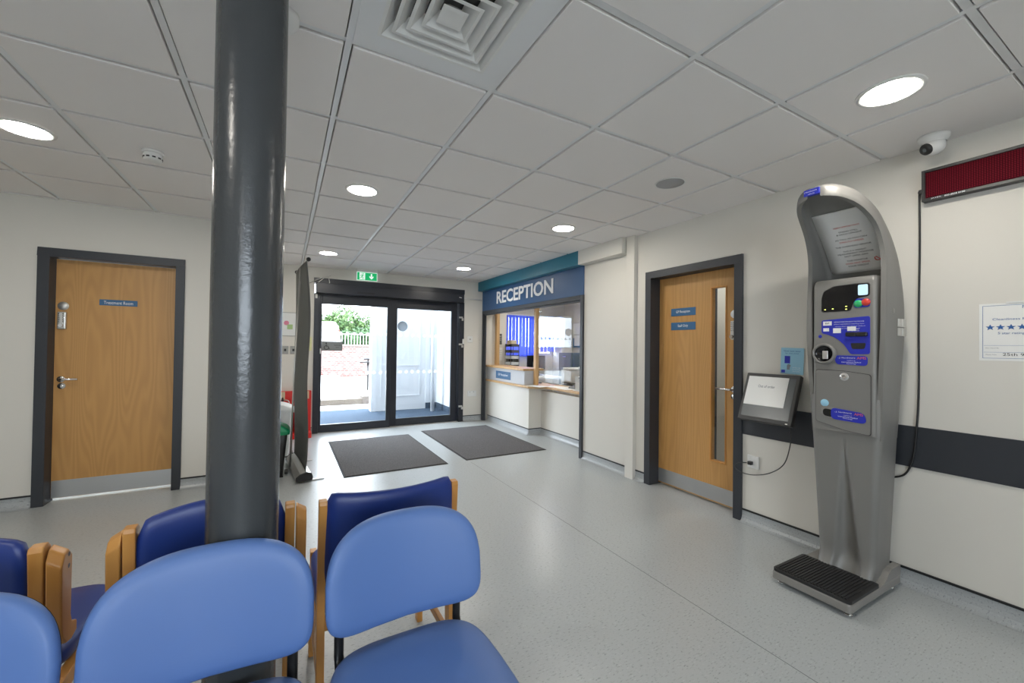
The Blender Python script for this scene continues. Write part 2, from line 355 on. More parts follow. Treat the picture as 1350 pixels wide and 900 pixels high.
skirt('baseboard_far', (2.75, YF), (XR, YF), (0, -1)); skirt('baseboard_far_left', (-.35, YF), (.36, YF), (0, -1)); skirt('baseboard_recess', (-.35, YL+.001), (-.35, YF), (1, 0))
# dark wall protection band on the right wall
struct('trim_4', MB().box((XR-.008, -3, .67), (XR, 1.90, .90)), 'charcoal_paint', bevel=.001)

# ------------------------------------------------------------------ doors
def lever(mb, c, along, nrm, L=.115):
    c, a, n = Vector(c), Vector(along), Vector(nrm)
    mb.lathe([(0, .012), (.024, .012), (.026, .008), (.026, 0)], c, n, 24)
    mb.tube([c+n*.005, c+n*.04, c+n*.052+a*.012, c+n*.055+a*.03, c+n*.055+a*L], .0095, 12)
def door_left():
    z1 = 2.07; fr = MB()
    fr.box((DL0, YL-.018, 0), (DL0+.07, YL+.14, z1-.068)); fr.box((DL1-.065, YL-.018, 0), (DL1, YL+.14, z1-.068)); fr.box((DL0, YL-.018, z1-.068), (DL1, YL+.14, z1))
    d = struct('door_1', fr, 'charcoal_paint', bevel=.002)
    x0, x1 = DL0+.072, DL1-.067; y0, y1 = 4.775, 4.82
    lf = MB().box((x0, y0, .026), (x1, y1, 1.998)).build('door_leaf', 'oak_veneer', d)
    MB().box((x0+.002, y0-.0025, .028), (x1-.002, y0, .168)).build('kick_plate', 'steel_plate', lf)
    MB().box((-1.398, y0-.004, 1.632), (-1.151, y0, 1.683), .001, 1).build('sign_plate', 'sign_blue', lf)
    text_mb([('Treatment Room', 0, 0, .19, .027)], (-1.2745, y0-.004, 1.657), **BW).build('sign_lettering', 'white_ink', lf)
    MB().lathe([(0, .003), (.034, .003), (.035, 0)], (-1.618, y0, 1.612), (0, -1, 0), 32).build('round_disc', 'satin_silver', lf)
    k = MB(); k.box((-1.645, y0-.026, 1.42), (-1.592, y0, 1.563), .008, 3); k.build('keypad_lock', 'satin_silver', lf)
    b = MB()
    for i in range(5):
        for sx in (-1.631, -1.606): b.lathe([(0, .004), (.0055, .004), (.0055, 0)], (sx, y0-.026, 1.545-i*.016), (0, -1, 0), 10)
    b.tube([(-1.618, y0-.02, 1.45), (-1.618, y0-.045, 1.45)], .014, 14)
    b.build('keypad_buttons', 'chrome', lf)
    h = MB(); lever(h, (-1.618, y0, 1.005), (1, 0, 0), (0, -1, 0)); h.build('door_handle', 'chrome', lf)
    e = MB(); e.lathe([(0, .008), (.024, .008), (.026, 0)], (-1.615, y0, .948), (0, -1, 0), 24); e.box((-1.619, y0-.014, .936), (-1.611, y0-.006, .956), .001, 1); e.build('lock_escutcheon', 'chrome', lf)
    # unseen corridor: far wall left open to let daylight in under the leaf
    struct('floor_corridor', MB().box((-3.3, YL+.17, -.1), (-.51, 6.5, 0.001)), 'vinyl_floor')
    w = MB(); w.box((-3.3, 6.5, 2.3), (-.51, 6.6, 2.52)); w.box((-3.3, 6.5, 0), (-.51, 6.6, 1.3)); w.box((-3.4, YL+.16, 0), (-3.3, 6.6, 2.52)); struct('wall_corridor', w, 'wall_paint')
door_left()
def door_right():
    z1 = 2.068; y0f, y1f = 1.90, 2.878; fr = MB()
    fr.box((XR-.018, y0f, 0), (XR+.17, y0f+.068, z1-.068)); fr.box((XR-.018, y1f-.068, 0), (XR+.17, y1f, z1-.068)); fr.box((XR-.018, y0f, z1-.068), (XR+.17, y1f, z1))
    d = struct('door_2', fr, 'charcoal_paint', bevel=.002)
    X = 3.222; ya, yb = y0f+.07, y1f-.07; gy0, gy1, gz0, gz1 = 2.108, 2.258, .36, 1.858
    lf = MB(); lf.box((X, ya, .02), (X+.045, gy0, 1.998)); lf.box((X, gy1, .02), (X+.045, yb, 1.998)); lf.box((X, gy0, .02), (X+.045, gy1, gz0)); lf.box((X, gy0, gz1), (X+.045, gy1, 1.998))
    lf = lf.build('door_leaf', 'oak_veneer', d)
    b = MB(); t = .011
    for a0, a1, c0, c1 in ((gy0, gy0+t, gz0, gz1), (gy1-t, gy1, gz0, gz1), (gy0+t, gy1-t, gz0, gz0+t), (gy0+t, gy1-t, gz1-t, gz1)): b.box((X-.005, a0, c0), (X+.05, a1, c1), .002, 1)
    b.build('glazing_bead', 'beech_wood', lf)
    MB().box((X+.008, gy0+t, gz0+t), (X+.014, gy1-t, gz1-t)).build('vision_panel', 'vision_glass', lf)
    MB().box((X-.0025, ya+.002, .03), (X, yb-.002, .158)).build('kick_plate', 'steel_plate', lf)
    for zc, s in ((1.664, 'GP Reception'), (1.532, 'Staff Only')):
        p = MB().box((X-.004, 2.404, zc-.036), (X, 2.669, zc+.036), .001, 1).build('sign_plate', 'sign_blue', lf)
        text_mb([(s, 0, 0, .15 if s[0] == 'G' else .11, .030)], (X-.004, 2.536, zc), **RW).build('sign_lettering', 'white_ink', p)
    MB().lathe([(0, .003), (.034, .003), (.035, 0)], (X, 2.040, 1.612), (-1, 0, 0), 32).build('round_disc', 'white_plastic', lf)
    MB().box((X-.026, 2.015, 1.40), (X, 2.062, 1.555), .008, 3).build('keypad_lock', 'satin_silver', lf)
    k = MB()
    for i in range(5):
        for sy in (2.028, 2.050): k.lathe([(0, .004), (.0055, .004), (.0055, 0)], (X-.026, sy, 1.54-i*.016), (-1, 0, 0), 10)
    k.tube([(X-.02, 2.040, 1.425), (X-.05, 2.040, 1.425)], .015, 14); k.build('keypad_buttons', 'chrome', lf)
    h = MB(); lever(h, (X, 2.040, .992), (0, 1, 0), (-1, 0, 0), .13); h.build('door_handle', 'chrome', lf)
    MB().lathe([(0, .008), (.024, .008), (.026, 0)], (X, 2.040, .935), (-1, 0, 0), 24).build('lock_escutcheon', 'chrome', lf)
door_right()
w = MB(); w.box((3.353, .4, 0), (5.2, .5, ZC)); w.box((5.1, .5, 0), (5.2, 2.8, ZC)); struct('wall_staff_room', w, 'wall_paint')
w = MB(); w.box((4.00, 2.785, 0), (4.09, 2.799, 2.1)); struct('trim_8', w, 'charcoal_paint')
def auto_door():
    fr = MB(); y0 = YF-.02
    fr.box((.365, y0, 0), (.440, YF+.14, 2.08), .002, 1); fr.box((2.655, y0, 0), (2.745, YF+.14, 2.08), .002, 1)
    fr.box((.355, y0-.01, 2.225), (2.745, YF+.14, 2.305), .002, 1)
    d = struct('door_3', fr, 'charcoal_frame')
    MB().box((.385, y0-.10, 2.072), (2.70, YF+.1, 2.224), .006, 2).build('operator_cover', 'charcoal_frame', d)
    g = MB(); g.box((.95, y0-.1015, 2.105), (1.20, y0-.0995, 2.125)); g.box((.385, y0-.055, 2.062), (2.70, y0-.02, 2.0715)); g.build('track_seal', 'frame_seal', d)
    def leaf(x0, x1, gx0, gx1, ya, yb, nm):
        f = MB(); z0, z1 = .006, 2.074; gz0, gz1 = .12, 1.925
        f.box((x0, ya, z0), (gx0, yb, z1), .003, 1); f.box((gx1, ya, z0), (x1, yb, z1), .003, 1); f.box((gx0, ya, z0), (gx1, yb, gz0), .003, 1); f.box((gx0, ya, gz1), (gx1, yb, z1), .003, 1)
        l = f.build('sliding_leaf', 'charcoal_frame', d); ym = (ya+yb)/2
        p = MB().box((gx0, ym-.003, gz0), (gx1, ym+.003, gz1)).build('glass_pane', 'door_glass', l)
        dots = MB(); n = int((gx1-gx0-.05)/.1)
        for k in range(n+1):
            for z in (1.49, .885): dots.lathe([(0, .0006), (.027, .0006), (.027, 0)], (gx0+.06+.1*k, ym-.0035, z), (0, -1, 0), 16)
        return l, ym, dots, p
    l, ym, dots, p = leaf(.442, 1.49, .474, 1.425, YF-.005, YF+.045, 'a')
    # the lower row hides where stickers sit; white vinyl dots
    part(dots.build('privacy_dots', 'white_vinyl', l), 'two rows of white dots on the glass')
    MB().box((.476, ym-.0045, 1.225), (.765, ym-.0035, 1.365)).build('access_sticker', 'sticker_film', l)
    s = text_mb([('Automatic', .055, .016, .10, .020), ('door', .055, -.018, .05, .018)], (.640, ym-.0045, 1.295), **BW)
    c = Vector((.545, ym-.0052, 1.285))
    s.tube([c+Vector((math.cos(a)*.030-.004, 0, math.sin(a)*.030-.012)) for a in [math.radians(t) for t in range(100, 400, 20)]], .004, 6)
    s.lathe([(0, .001), (.010, .001), (.010, 0)], c+Vector((-.006, 0, .052)), (0, -1, 0), 14)
    s.tube([c+Vector((-.006, 0, .038)), c+Vector((-.004, 0, .004)), c+Vector((.022, 0, .004)), c+Vector((.034, 0, -.028)), c+Vector((.044, 0, -.028))], .0045, 6)
    s.tube([c+Vector((-.005, 0, .022)), c+Vector((.018, 0, .022))], .0035, 6)
    s.build('access_symbol', 'black_ink', l)
    MB().lathe([(0, .0012), (.010, .0012), (.011, 0)], (.458, YF-.0055, 1.24), (0, -1, 0), 16).build('pull_lock', 'chrome', l)
    MB().box((.450, YF-.012, 1.18), (.468, YF-.005, 1.26), .004, 2).build('release_button', 'white_plastic', l)
    l, ym, dots, p = leaf(1.46, 2.645, 1.598, 2.535, YF+.052, YF+.10, 'b')
    part(dots.build('privacy_dots', 'white_vinyl', l), 'two rows of white dots on the glass')
    MB().lathe([(0, .0010), (.083, .0010), (.083, 0)], (1.69, ym-.0036, 1.635), (0, -1, 0), 40).build('round_sticker', 'sticker_disc', l)
    for x, z in ((2.69, 1.80), (2.69, 1.33), (2.70, .25)):
        b = MB(); b.box((x-.045, y0-.022, z+.005), (x+.02, y0, z+.035), .003, 1); b.box((x+.005, y0-.022, z-.035), (x+.035, y0, z+.01), .003, 1); b.build('magnet_catch', 'satin_silver', d)
    MB().box((2.712, y0-.03, 1.355), (2.738, y0, 1.445), .008, 2).build('key_switch', 'white_plastic', d)
    MB().box((.375, y0-.02, 2.0), (.405, y0, 2.07), .004, 1).build('door_sensor', 'white_plastic', d)
    MB().box((.44, YF-.02, 0), (2.655, YF+.13, .006)).build('threshold_strip', 'satin_silver', d)
auto_door()
tag(MB().tube([(2.60, 6.56, 2.155), (2.80, 6.655, 2.152), (3.10, 6.69, 2.148)], .006, 8).build('cable_conduit', 'white_plastic'), 'thin white cable conduit running from entrance door header to the corner', 'cable')
t = MB(); t.tube([(.30, 6.69, 2.22), (.38, 6.62, 2.26), (.46, 6.60, 2.30), (.54, 6.60, 2.33), (.56, 6.60, 2.24), (.54, 6.60, 2.18)], .006, 8); t.tube([(.36, 6.60, 2.16), (.42, 6.59, 2.24), (.50, 6.585, 2.31), (.58, 6.60, 2.34)], .005, 8)
tag(t.build('loose_wires', 'satin_silver'), 'loose grey wires looped at the left end of entrance door header', 'cable')

# ------------------------------------------------------------------ reception hatch
fasc = thing('reception_fascia', 'deep blue sign board with white RECEPTION letters above the hatch', 'sign', (XR, 5.27, 1.95))
MB().box((XR-.012, 3.838, 1.95), (XR-.001, YF-.004, 2.30)).build('board', 'fascia_blue', fasc)
t = text_mb([('RECEPTION', 0, 0, 1.655, .205)], (XR-.012, 5.291, 2.138), depth=.004, bold=.022, **RW)
me_w = t.build('lettering', 'white_ink', fasc)
me_w.modifiers.new('s', 'SOLIDIFY').thickness = .004
struct('trim_5', MB().box((XR-.10, 3.841, 2.301), (XR, YF, ZC)), 'bulkhead_teal', bevel=.002)
fr = MB(); fy0, fy1, fz = 3.835, 6.675, 1.95
for (a, b, c, d_) in ((fy0, fy0+.05, 0, fz), (fy1-.05, fy1, 0, fz), (fy0+.05, fy1-.05, fz-.055, fz)): fr.box((XR-.025, a, c), (XR+.02, b, d_), .002, 1)
for (a, b, c, d_) in ((fy0+.05, fy0+.07, 0, fz-.055), (fy1-.07, fy1-.05, 0, fz-.055), (fy0+.07, fy1-.07, fz-.078, fz-.055)): fr.box((XR-.005, a, c), (XR+.03, b, d_), .002, 1)
struct('window_1', fr, 'charcoal_paint')
# counter carcase
cu = thing('reception_counter', 'white reception counter with raised wood-edged shelf inside the hatch', 'counter', (3.3, 5.3, 0))
MB().box((3.20, 5.22, 0), (3.44, YF-.002, .70)).build('front_panel', 'wall_paint', cu)
MB().box((3.42, 3.862, 0), (3.48, 5.22, .66)).build('front_panel', 'wall_paint', cu)
wt = MB(); wt.prism([(3.168, YF-.003), (3.168, 5.20), (3.23, 5.12), (3.37, 5.04), (3.39, 5.0), (3.39, 3.864), (3.74, 3.864), (3.74, YF-.003)], 'z', .702, .733)
wt = wt.build('worktop', 'counter_wood', cu, bevel=.003)
rb = MB().box((3.205, 5.365, .735), (3.43, YF-.003, .952)).build('raised_box', 'box_grey', cu)
MB().box((3.175, 5.358, .953), (3.55, YF-.003, .985)).build('raised_shelf', 'counter_wood', cu, bevel=.003)
sp_ = MB().box((3.199, 5.80, .778), (3.2045, 6.32, .905), .001, 1).build('sign_plate', 'sign_blue', rb)
text_mb([('GP Reception', 0, 0, .34, .05)], (3.199, 6.06, .842), **RW).build('sign_lettering', 'white_ink', sp_)
skirt('baseboard_counter', (3.20, 5.22), (3.20, 6.63), (-1, 0)); skirt('baseboard_counter_side', (3.20, 5.22), (3.42, 5.22), (0, -1)); skirt('baseboard_counter_right', (3.42, 3.88), (3.42, 5.22), (-1, 0))
# glazed screen over the counter
hs = thing('hatch_screen', 'glazed hatch screen with light wooden posts over reception counter', 'screen', (3.41, 5.3, .735))
MB().box((3.36, 5.295, .734), (3.42, 5.355, 1.93)).build('post', 'counter_wood', hs, bevel=.003)
MB().box((3.36, YF-.08, .986), (3.42, YF-.003, 1.93)).build('post', 'counter_wood', hs, bevel=.003)
MB().box((3.385, 5.36, .99), (3.391, YF-.08, 1.93)).build('glass_pane', 'hatch_glass', hs)
MB().box((3.385, 3.865, .86), (3.391, 5.30, 1.93)).build('glass_pane', 'hatch_glass', hs)
MB().box((3.397, 4.62, .80), (3.403, 5.32, 1.90)).build('sliding_pane', 'hatch_glass', hs)
MB().lathe([(0, .02), (.022, .02), (.025, 0)], (3.383, 5.20, 1.86), (-1, 0, 0), 20).build('glass_clamp', 'chrome', hs)
for z in (1.05, .93):
    for y in (4.12, 4.24): MB().lathe([(0, .02), (.016, .02), (.018, 0)], (3.383, y, z), (-1, 0, 0), 16).build('glass_clamp', 'chrome', hs)

# reception office behind
OX, OY = 5.95, 8.1
w = MB(); wx = [(4.28, 5.60, 1.12, 2.04)]
w.box((3.5, OY, 0), (4.28, OY+.2, ZC)); w.box((5.60, OY, 0), (6.1, OY+.2, ZC)); w.box((4.28, OY, 0), (5.60, OY+.2, 1.12)); w.box((4.28, OY, 2.04), (5.60, OY+.2, ZC))
struct('wall_office_far', w, 'wall_paint')
struct('wall_office_right', MB().box((OX, 2.9, 0), (OX+.15, OY, ZC)), 'wall_paint')
struct('wall_office_near', MB().box((3.36, 2.8, 0), (6.1, 2.9, ZC)), 'wall_paint')
struct('wall_office_left', MB().box((3.40, YF+.25, 0), (3.5, OY+.2, ZC)), 'wall_paint')
f = MB()
for a, b, c, d_ in ((4.28, 4.33, 1.12, 2.04), (5.55, 5.60, 1.12, 2.04), (5.05, 5.22, 1.12, 2.04), (4.33, 5.55, 1.12, 1.17), (4.33, 5.55, 1.99, 2.04)): f.box((a, OY+.02, c), (b, OY+.08, d_))
wd = struct('window_2', f, 'white_plastic'); MB().box((4.33, OY+.045, 1.17), (5.55, OY+.051, 1.99)).build('glass_pane', 'door_glass', wd)
def blinds(x0, x1, z0, z1, label):
    t = thing('vertical_blind', label, 'blind', ((x0+x1)/2, OY-.09, z0), 'blue blinds in the office window')
    MB().box((x0, OY-.10, z1), (x1, OY-.001, z1+.03)).build('headrail', 'white_plastic', t)
    n = int((x1-x0)/.085); w_ = (x1-x0)/n
    for k in range(n):
        c = Vector((x0+w_*(k+.5), OY-.09, (z0+z1)/2)); a = math.radians(14+5*math.sin(k*2.3))
        MB().obox(c, (Vector((math.cos(a), math.sin(a), 0)), Vector((-math.sin(a), math.cos(a), 0)), Vector((0, 0, 1))), (.050, .0008, (z1-z0)/2)).build('slat', 'blind_blue', t)
blinds(4.27, 5.06, 1.10, 2.03, 'wide blue vertical blind in left bay of office window')
blinds(5.20, 5.60, 1.21, 2.03, 'narrow blue vertical blind in right bay of office window')
t = thing('tall_cupboard', 'tall white cupboard between office window and filing cabinets', 'cupboard', (5.78, 7.85, 0))
MB().box((5.62, 7.75, 0), (5.94, 8.095, 2.05), .003, 1).build('body', 'white_plastic', t); MB().box((5.63, 7.735, .06), (5.93, 7.75, 2.04), .002, 1).build('door', 'white_plastic', t); MB().box((5.66, 7.715, 1.0), (5.672, 7.735, 1.15)).build('handle', 'chrome', t)
def cabinet(x0, x1, y0, y1, z1, label, rows):
    t = thing('filing_cabinet', label, 'cabinet', ((x0+x1)/2, (y0+y1)/2, 0), 'steel filing cabinets in the office')
    MB().box((x0, y0, 0), (x1, y1, z1), .004, 1).build('body', 'grey_steel', t)
    for k in range(rows):
        za, zb = .04+(z1-.06)*k/rows, .03+(z1-.06)*(k+1)/rows
        d_ = MB().box((x0-.014, y0+.015, za), (x0, y1-.015, zb), .003, 1).build('drawer', 'grey_steel', t)
        MB().box((x0-.030, (y0+y1)/2-.06, zb-.06), (x0-.014, (y0+y1)/2+.06, zb-.045), .003, 1).build('handle', 'chrome', d_)
cabinet(5.35, 5.945, 7.0, 7.46, 1.20, 'blue-grey steel filing cabinet furthest back in the office, under the notice board', 3)
cabinet(5.0, 5.6, 5.95, 6.5, 1.20, 'blue-grey steel filing cabinet nearest the hatch, at its right edge', 3)
nb = thing('notice_board', 'blue and white notice board on right office wall above cabinets', 'board', (OX, 7.45, 1.3))
MB().box((OX-.025, 7.10, 1.30), (OX-.001, 7.72, 1.90), .003, 1).build('frame', 'satin_silver', nb)
MB().box((OX-.028, 7.12, 1.32), (OX-.0255, 7.70, 1.54)).build('lower_panel', 'sign_blue', nb)
MB().box((OX-.028, 7.12, 1.63), (OX-.0255, 7.70, 1.88)).build('upper_panel', 'paper', nb)
MB().box((OX-.032, 7.45, 1.36), (OX-.0285, 7.65, 1.60)).build('pinned_sheet', 'paper', nb)
# desk with monitors
dk = thing('office_desk', 'white office desk under the blue blinds behind the counter', 'desk', (4.3, 7.3, 0))
MB().box((3.80, 6.6, .70), (4.9, 7.95, .735), .003, 1).build('desktop', 'white_plastic', dk)
for x, y in ((3.84, 6.64), (4.86, 6.64), (3.84, 7.91), (4.86, 7.91)): MB().box((x-.025, y-.025, 0), (x+.025, y+.025, .70)).build('leg', 'satin_silver', dk)
def monitor(x, y, ang, label, zb=.735, w=.46, h=.29):
    t = thing('computer_monitor', label, 'monitor', (x, y, zb), 'computer monitors behind the counter'); a = Vector((math.cos(ang), math.sin(ang), 0)); n = Vector((-math.sin(ang), math.cos(ang), 0)); Z = Vector((0, 0, 1)); c = Vector((x, y, zb))
    MB().obox(c+Z*(.12+h/2), (a, n, Z), (w/2, .018, h/2), .004, 1).build('casing', 'black_plastic', t)
    MB().obox(c+Z*(.12+h/2)-n*.0185, (a, n, Z), (w/2-.012, .001, h/2-.012)).build('display', 'screen_black', t)
    MB().obox(c+Z*.08+n*.02, (a, n, Z), (.03, .01, .08), .003, 1).build('stand', 'black_plastic', t)
    MB().obox(c+Z*.0065, (a, n, Z), (.11, .08, .006), .003, 1).build('base', 'black_plastic', t)
monitor(4.05, 7.30, .35, 'black computer monitor left on desk under the blue blind')
monitor(4.55, 7.15, .1, 'black computer monitor right on desk under the blue blind')
monitor(3.60, 5.66, 1.2, 'black computer monitor on the worktop beside the wooden post', zb=.734, w=.36, h=.22)
lt = thing('letter_tray', 'stack of grey letter trays on the raised shelf behind glass', 'tray', (3.65, 6.56, .735))
for k in range(4):
    z = .99+k*.11; b = MB(); b.box((3.56, 6.45, z), (3.74, 6.47, z+.05)); b.box((3.56, 6.65, z), (3.74, 6.67, z+.05)); b.box((3.56, 6.47, z), (3.74, 6.65, z+.006)); b.box((3.73, 6.47, z), (3.74, 6.65, z+.05)); b.build('tray', 'dark_grey_plastic' if k > 1 else 'acrylic', lt)
b = MB(); [b.box((x-.005, y-.005, .735), (x+.005, y+.005, 1.37)) for x in (3.565, 3.73) for y in (6.455, 6.665)]; b.build('uprights', 'dark_grey_plastic', lt)
MB().box((3.58, 6.48, 1.366), (3.70, 6.64, 1.44), .003, 1).build('box_on_top', 'cream_label', lt)
pr = thing('printer', 'white office printer on low stand seen through right pane', 'printer', (4.25, 5.1, .735))
MB().box((4.02, 5.05, .40), (4.42, 5.62, .70), .01, 2).build('lower_body', 'white_plastic', pr); MB().box((4.06, 5.08, .715), (4.42, 5.60, .95), .015, 2).build('body', 'white_plastic', pr)
MB().box((4.05, 5.15, .955), (4.36, 5.54, .985), .008, 2).build('scanner_lid', 'bin_white', pr); MB().box((4.01, 5.16, .74), (4.06, 5.5, .75)).build('paper_output', 'dark_grey_plastic', pr)
MB().box((4.1, 5.0, 0), (4.45, 5.65, .40), .004, 1).build('stand', 'white_plastic', pr)
ph = thing('desk_telephone', 'black desk telephone on worktop near the right hatch frame', 'telephone', (3.62, 4.62, .734))
MB().prism([(3.55, .734), (3.72, .734), (3.72, .80), (3.56, .755)], 'y', 4.53, 4.72).build('body', 'black_plastic', ph, bevel=.004)
MB().tube([(3.58, 4.55, .78), (3.60, 4.55, .805), (3.68, 4.55, .835), (3.71, 4.55, .82)], [.014, .011, .011, .015], 10).build('handset', 'black_plastic', ph)
sa = thing('leaflet_stand', 'clear curved leaflet stand at the right end of worktop', 'stand', (3.50, 4.25, .734))
MB().loft([[(3.46+.01*k, 4.44-.02*k+0*i, .734+.20*(1-(k/6)**2)*1.0) if i else (3.46+.01*k, 4.44-.02*k, .734) for i in (0, 1)] for k in range(7)], closed=False, caps=False).build('side', 'bin_white', sa)
MB().box((3.44, 4.30, .734), (3.56, 4.47, .740)).build('foot', 'bin_white', sa)
MB().prism([(4.30, .74), (4.46, .74), (4.44, .80), (4.38, .95), (4.33, .95)], 'x', 3.50, 3.504).build('panel', 'bin_white', sa)
for i, (x, y, a, lab) in enumerate(((3.30, 5.15, .3, 'white paper sheet on corner of worktop below the wooden post'), (3.52, 4.95, .5, 'white paper sheet on worktop in the middle of right pane'), (3.50, 4.68, -.2, 'white paper sheet on worktop nearest the black telephone'))):
    A = Vector((math.cos(a), math.sin(a), 0)); B = Vector((-math.sin(a), math.cos(a), 0))
    tag(MB().obox((x, y, .7355+i*.0001), (A, B, Vector((0, 0, 1))), (.105, .148, .001)).build('paper_sheet', 'paper'), lab, 'paper', 'papers on the worktop')
n1 = thing('wall_notice', 'small black notice above a white one inside hatch left wall', 'notice', (3.44, YF-.001, 1.36))
MB().box((3.425, YF-.004, 1.36), (3.505, YF-.001, 1.555)).build('sheet', 'dark_grey_plastic', n1)
text_mb([('OPEN', 0, .05, .05, .018), ('hours', 0, .015, .05, .014), ('today', 0, -.02, .05, .014)], (3.465, YF-.004, 1.46), **BW).build('lettering', 'white_ink', n1)
n2 = thing('paper_notice', 'white paper notice below the small black one inside hatch', 'notice', (3.48, YF-.001, 1.06))
MB().box((3.424, YF-.004, 1.065), (3.52, YF-.001, 1.30)).build('sheet', 'paper', n2)
text_mb([('Please', 0, .07, .06, .014), ('wait here', 0, .03, .07, .012), ('until called', 0, -.01, .07, .012), ('thank you', 0, -.05, .07, .012)], (3.472, YF-.004, 1.18), **BW).build('lettering', 'grey_ink', n2)

# ------------------------------------------------------------------ ceiling fittings
def downlight(first=True):
    t = thing('ceiling_light', '', 'ceiling light', (0, 0, 0), 'round recessed downlights')
    MB().lathe([(.098, -.001), (.118, -.001), (.1165, -.006), (.108, -.009), (.098, -.008), (.098, -.001)], (0, 0, 0), (0, 0, 1), 48).build('bezel', 'white_plastic', t)
    MB().lathe([(0, -.0065), (.06, -.0062), (.090, -.0045), (.098, -.002)], (0, 0, 0), (0, 0, 1), 48).build('lens', 'lamp_lens', t)
    return t
lights = [(2.305, .755, 'lit round downlight near the right wall, in front of the dome camera'), (-1.25, 3.205, 'lit round downlight at far left, nearest the left wall'), (.478, 3.17, 'lit round downlight right of the column, nearer than the other left-row lights'),
          (2.315, 3.18, 'lit round downlight near the white bulkhead beside the hatch'), (.453, 5.58, 'lit round downlight in front of the green exit sign'), (2.28, 5.60, 'lit round downlight in front of the hatch sign, furthest right at the back'),
          (-1.25, .6, 'lit round downlight out of view on the left'), (-1.25, -1.8, 'lit round downlight out of view behind the camera')]
proto = downlight()
for i, (x, y, lab) in enumerate(lights):
    o = proto if i == 0 else copy_tree(proto)
    o.location = (x, y, ZC-.008); o['label'] = lab
for x, y, lab in ((4.15, 2.25, 'unseen fill light added in the staff room behind the glazed oak door'), (5.2, 5.7, 'unseen fill light added inside the reception office above the filing cabinets'), (3.9, 5.9, 'unseen fill light added inside the reception office above the worktop'), (4.6, 4.6, 'unseen fill light added inside the reception office near the hatch'), (4.6, 6.9, 'unseen fill light added inside the reception office near its window')):
    o = copy_tree(proto); o.location = (x, y, ZC); o['label'] = lab  # unseen lamps added to brighten the office and staff room
o = copy_tree(proto); o.location = (-1.3, 5.7, ZC+.068); o['label'] = 'unseen fill light added in the corridor behind the treatment room door'  # extra lamp out of sight, added to light the corridor
def diffuser():
    cx, cy = .492, 1.347; t = thing('air_diffuser', 'square louvred white air diffuser in the ceiling near the column', 'vent', (cx, cy, ZC))
    z0 = ZC-.004
    def ring(mb, a, za, b, zb, th=.002):
        for k in range(4):
            ca, sa = round(math.cos(k*PI/2)), round(math.sin(k*PI/2))
            R = lambda x, y: (cx+x*ca-y*sa, cy+x*sa+y*ca)
            p = [(*R(-a, -a), za), (*R(a, -a), za), (*R(b, -b), zb), (*R(-b, -b), zb)]
            q = [(x, y, z+th) for x, y, z in p]; mb.loft([p, q], smooth=False)
    m = MB(); ring(m, .288, z0, .215, z0, .006); m.build('face_plate', 'ceiling_bar', t, weld=False)
    for a in (.215, .172, .129, .086):
        m = MB(); ring(m, a, z0, a-.012, z0-.001, .0015); ring(m, a-.012, z0-.001, a-.052, z0+.040, .0015); m.build('louvre', 'white_plastic', t, weld=False)
    m = MB(); m.loft([[(cx-.045, cy-.045, z0), (cx+.045, cy-.045, z0), (cx+.045, cy+.045, z0), (cx-.045, cy+.045, z0)], [(cx-.03, cy-.03, z0-.001), (cx+.03, cy-.03, z0-.001), (cx+.03, cy+.03, z0-.001), (cx-.03, cy+.03, z0-.001)]], smooth=False)
    m.loft([[(cx-.045, cy-.045, z0), (cx+.045, cy-.045, z0), (cx+.045, cy+.045, z0), (cx-.045, cy+.045, z0)], [(cx-.012, cy-.012, z0+.035), (cx+.012, cy-.012, z0+.035), (cx+.012, cy+.012, z0+.035), (cx-.012, cy+.012, z0+.035)]], smooth=False)
    m.build('centre_cone', 'white_plastic', t, weld=False)
    MB().box((cx-.25, cy-.25, z0+.055), (cx+.25, cy+.25, z0+.060)).build('duct_backing', 'dark_grey_plastic', t)
diffuser()
t = thing('smoke_detector', 'white smoke detector on ceiling left of the column', 'smoke detector', (-.715, 3.19, ZC-.008))
MB().lathe([(0, 0), (.054, 0), (.054, -.012), (.046, -.016)], (-.715, 3.19, ZC-.0085), (0, 0, 1), 32).build('base', 'white_plastic', t)
MB().lathe([(.044, -.014), (.047, -.030), (.044, -.050), (.034, -.056), (0, -.058)], (-.715, 3.19, ZC-.0085), (0, 0, 1), 32).build('chamber', 'white_plastic', t)
m = MB()
for k in range(10):
    a = 2*PI*k/10; n = Vector((math.cos(a), math.sin(a), 0)); m.obox(Vector((-.715, 3.19, ZC-.050))+n*.0445, (Vector((-n.y, n.x, 0)), n, Vector((0, 0, 1))), (.008, .002, .004))
m.build('vent_slots', 'black_plastic', t)
t = thing('ceiling_sensor', 'white round ceiling sensor half hidden behind the column top', 'sensor', (-.03, 1.62, ZC-.008))
MB().lathe([(0, 0), (.055, 0), (.055, -.02), (.045, -.04), (.03, -.052), (0, -.056)], (-.03, 1.62, ZC-.0085), (0, 0, 1), 32).build('housing', 'white_plastic', t)
MB().lathe([(0, -.056), (.018, -.056), (.015, -.064), (0, -.067)], (-.03, 1.62, ZC-.0085), (0, 0, 1), 20).build('lens', 'bin_white', t)
t = thing('ceiling_speaker', 'flat grey round speaker grille in the ceiling', 'speaker', (2.307, 1.93, ZC-.008))
MB().lathe([(.092, 0), (.100, 0), (.100, -.004), (.092, -.004), (.092, 0)], (2.307, 1.93, ZC-.0085), (0, 0, 1), 40).build('rim', 'white_plastic', t)
mat('speaker_mesh', (.42, .42, .42), .7, bump=(900, .8, .002))
MB().lathe([(0, -.003), (.092, -.003), (.092, 0)], (2.307, 1.93, ZC-.0085), (0, 0, 1), 40).build('grille', 'speaker_mesh', t)
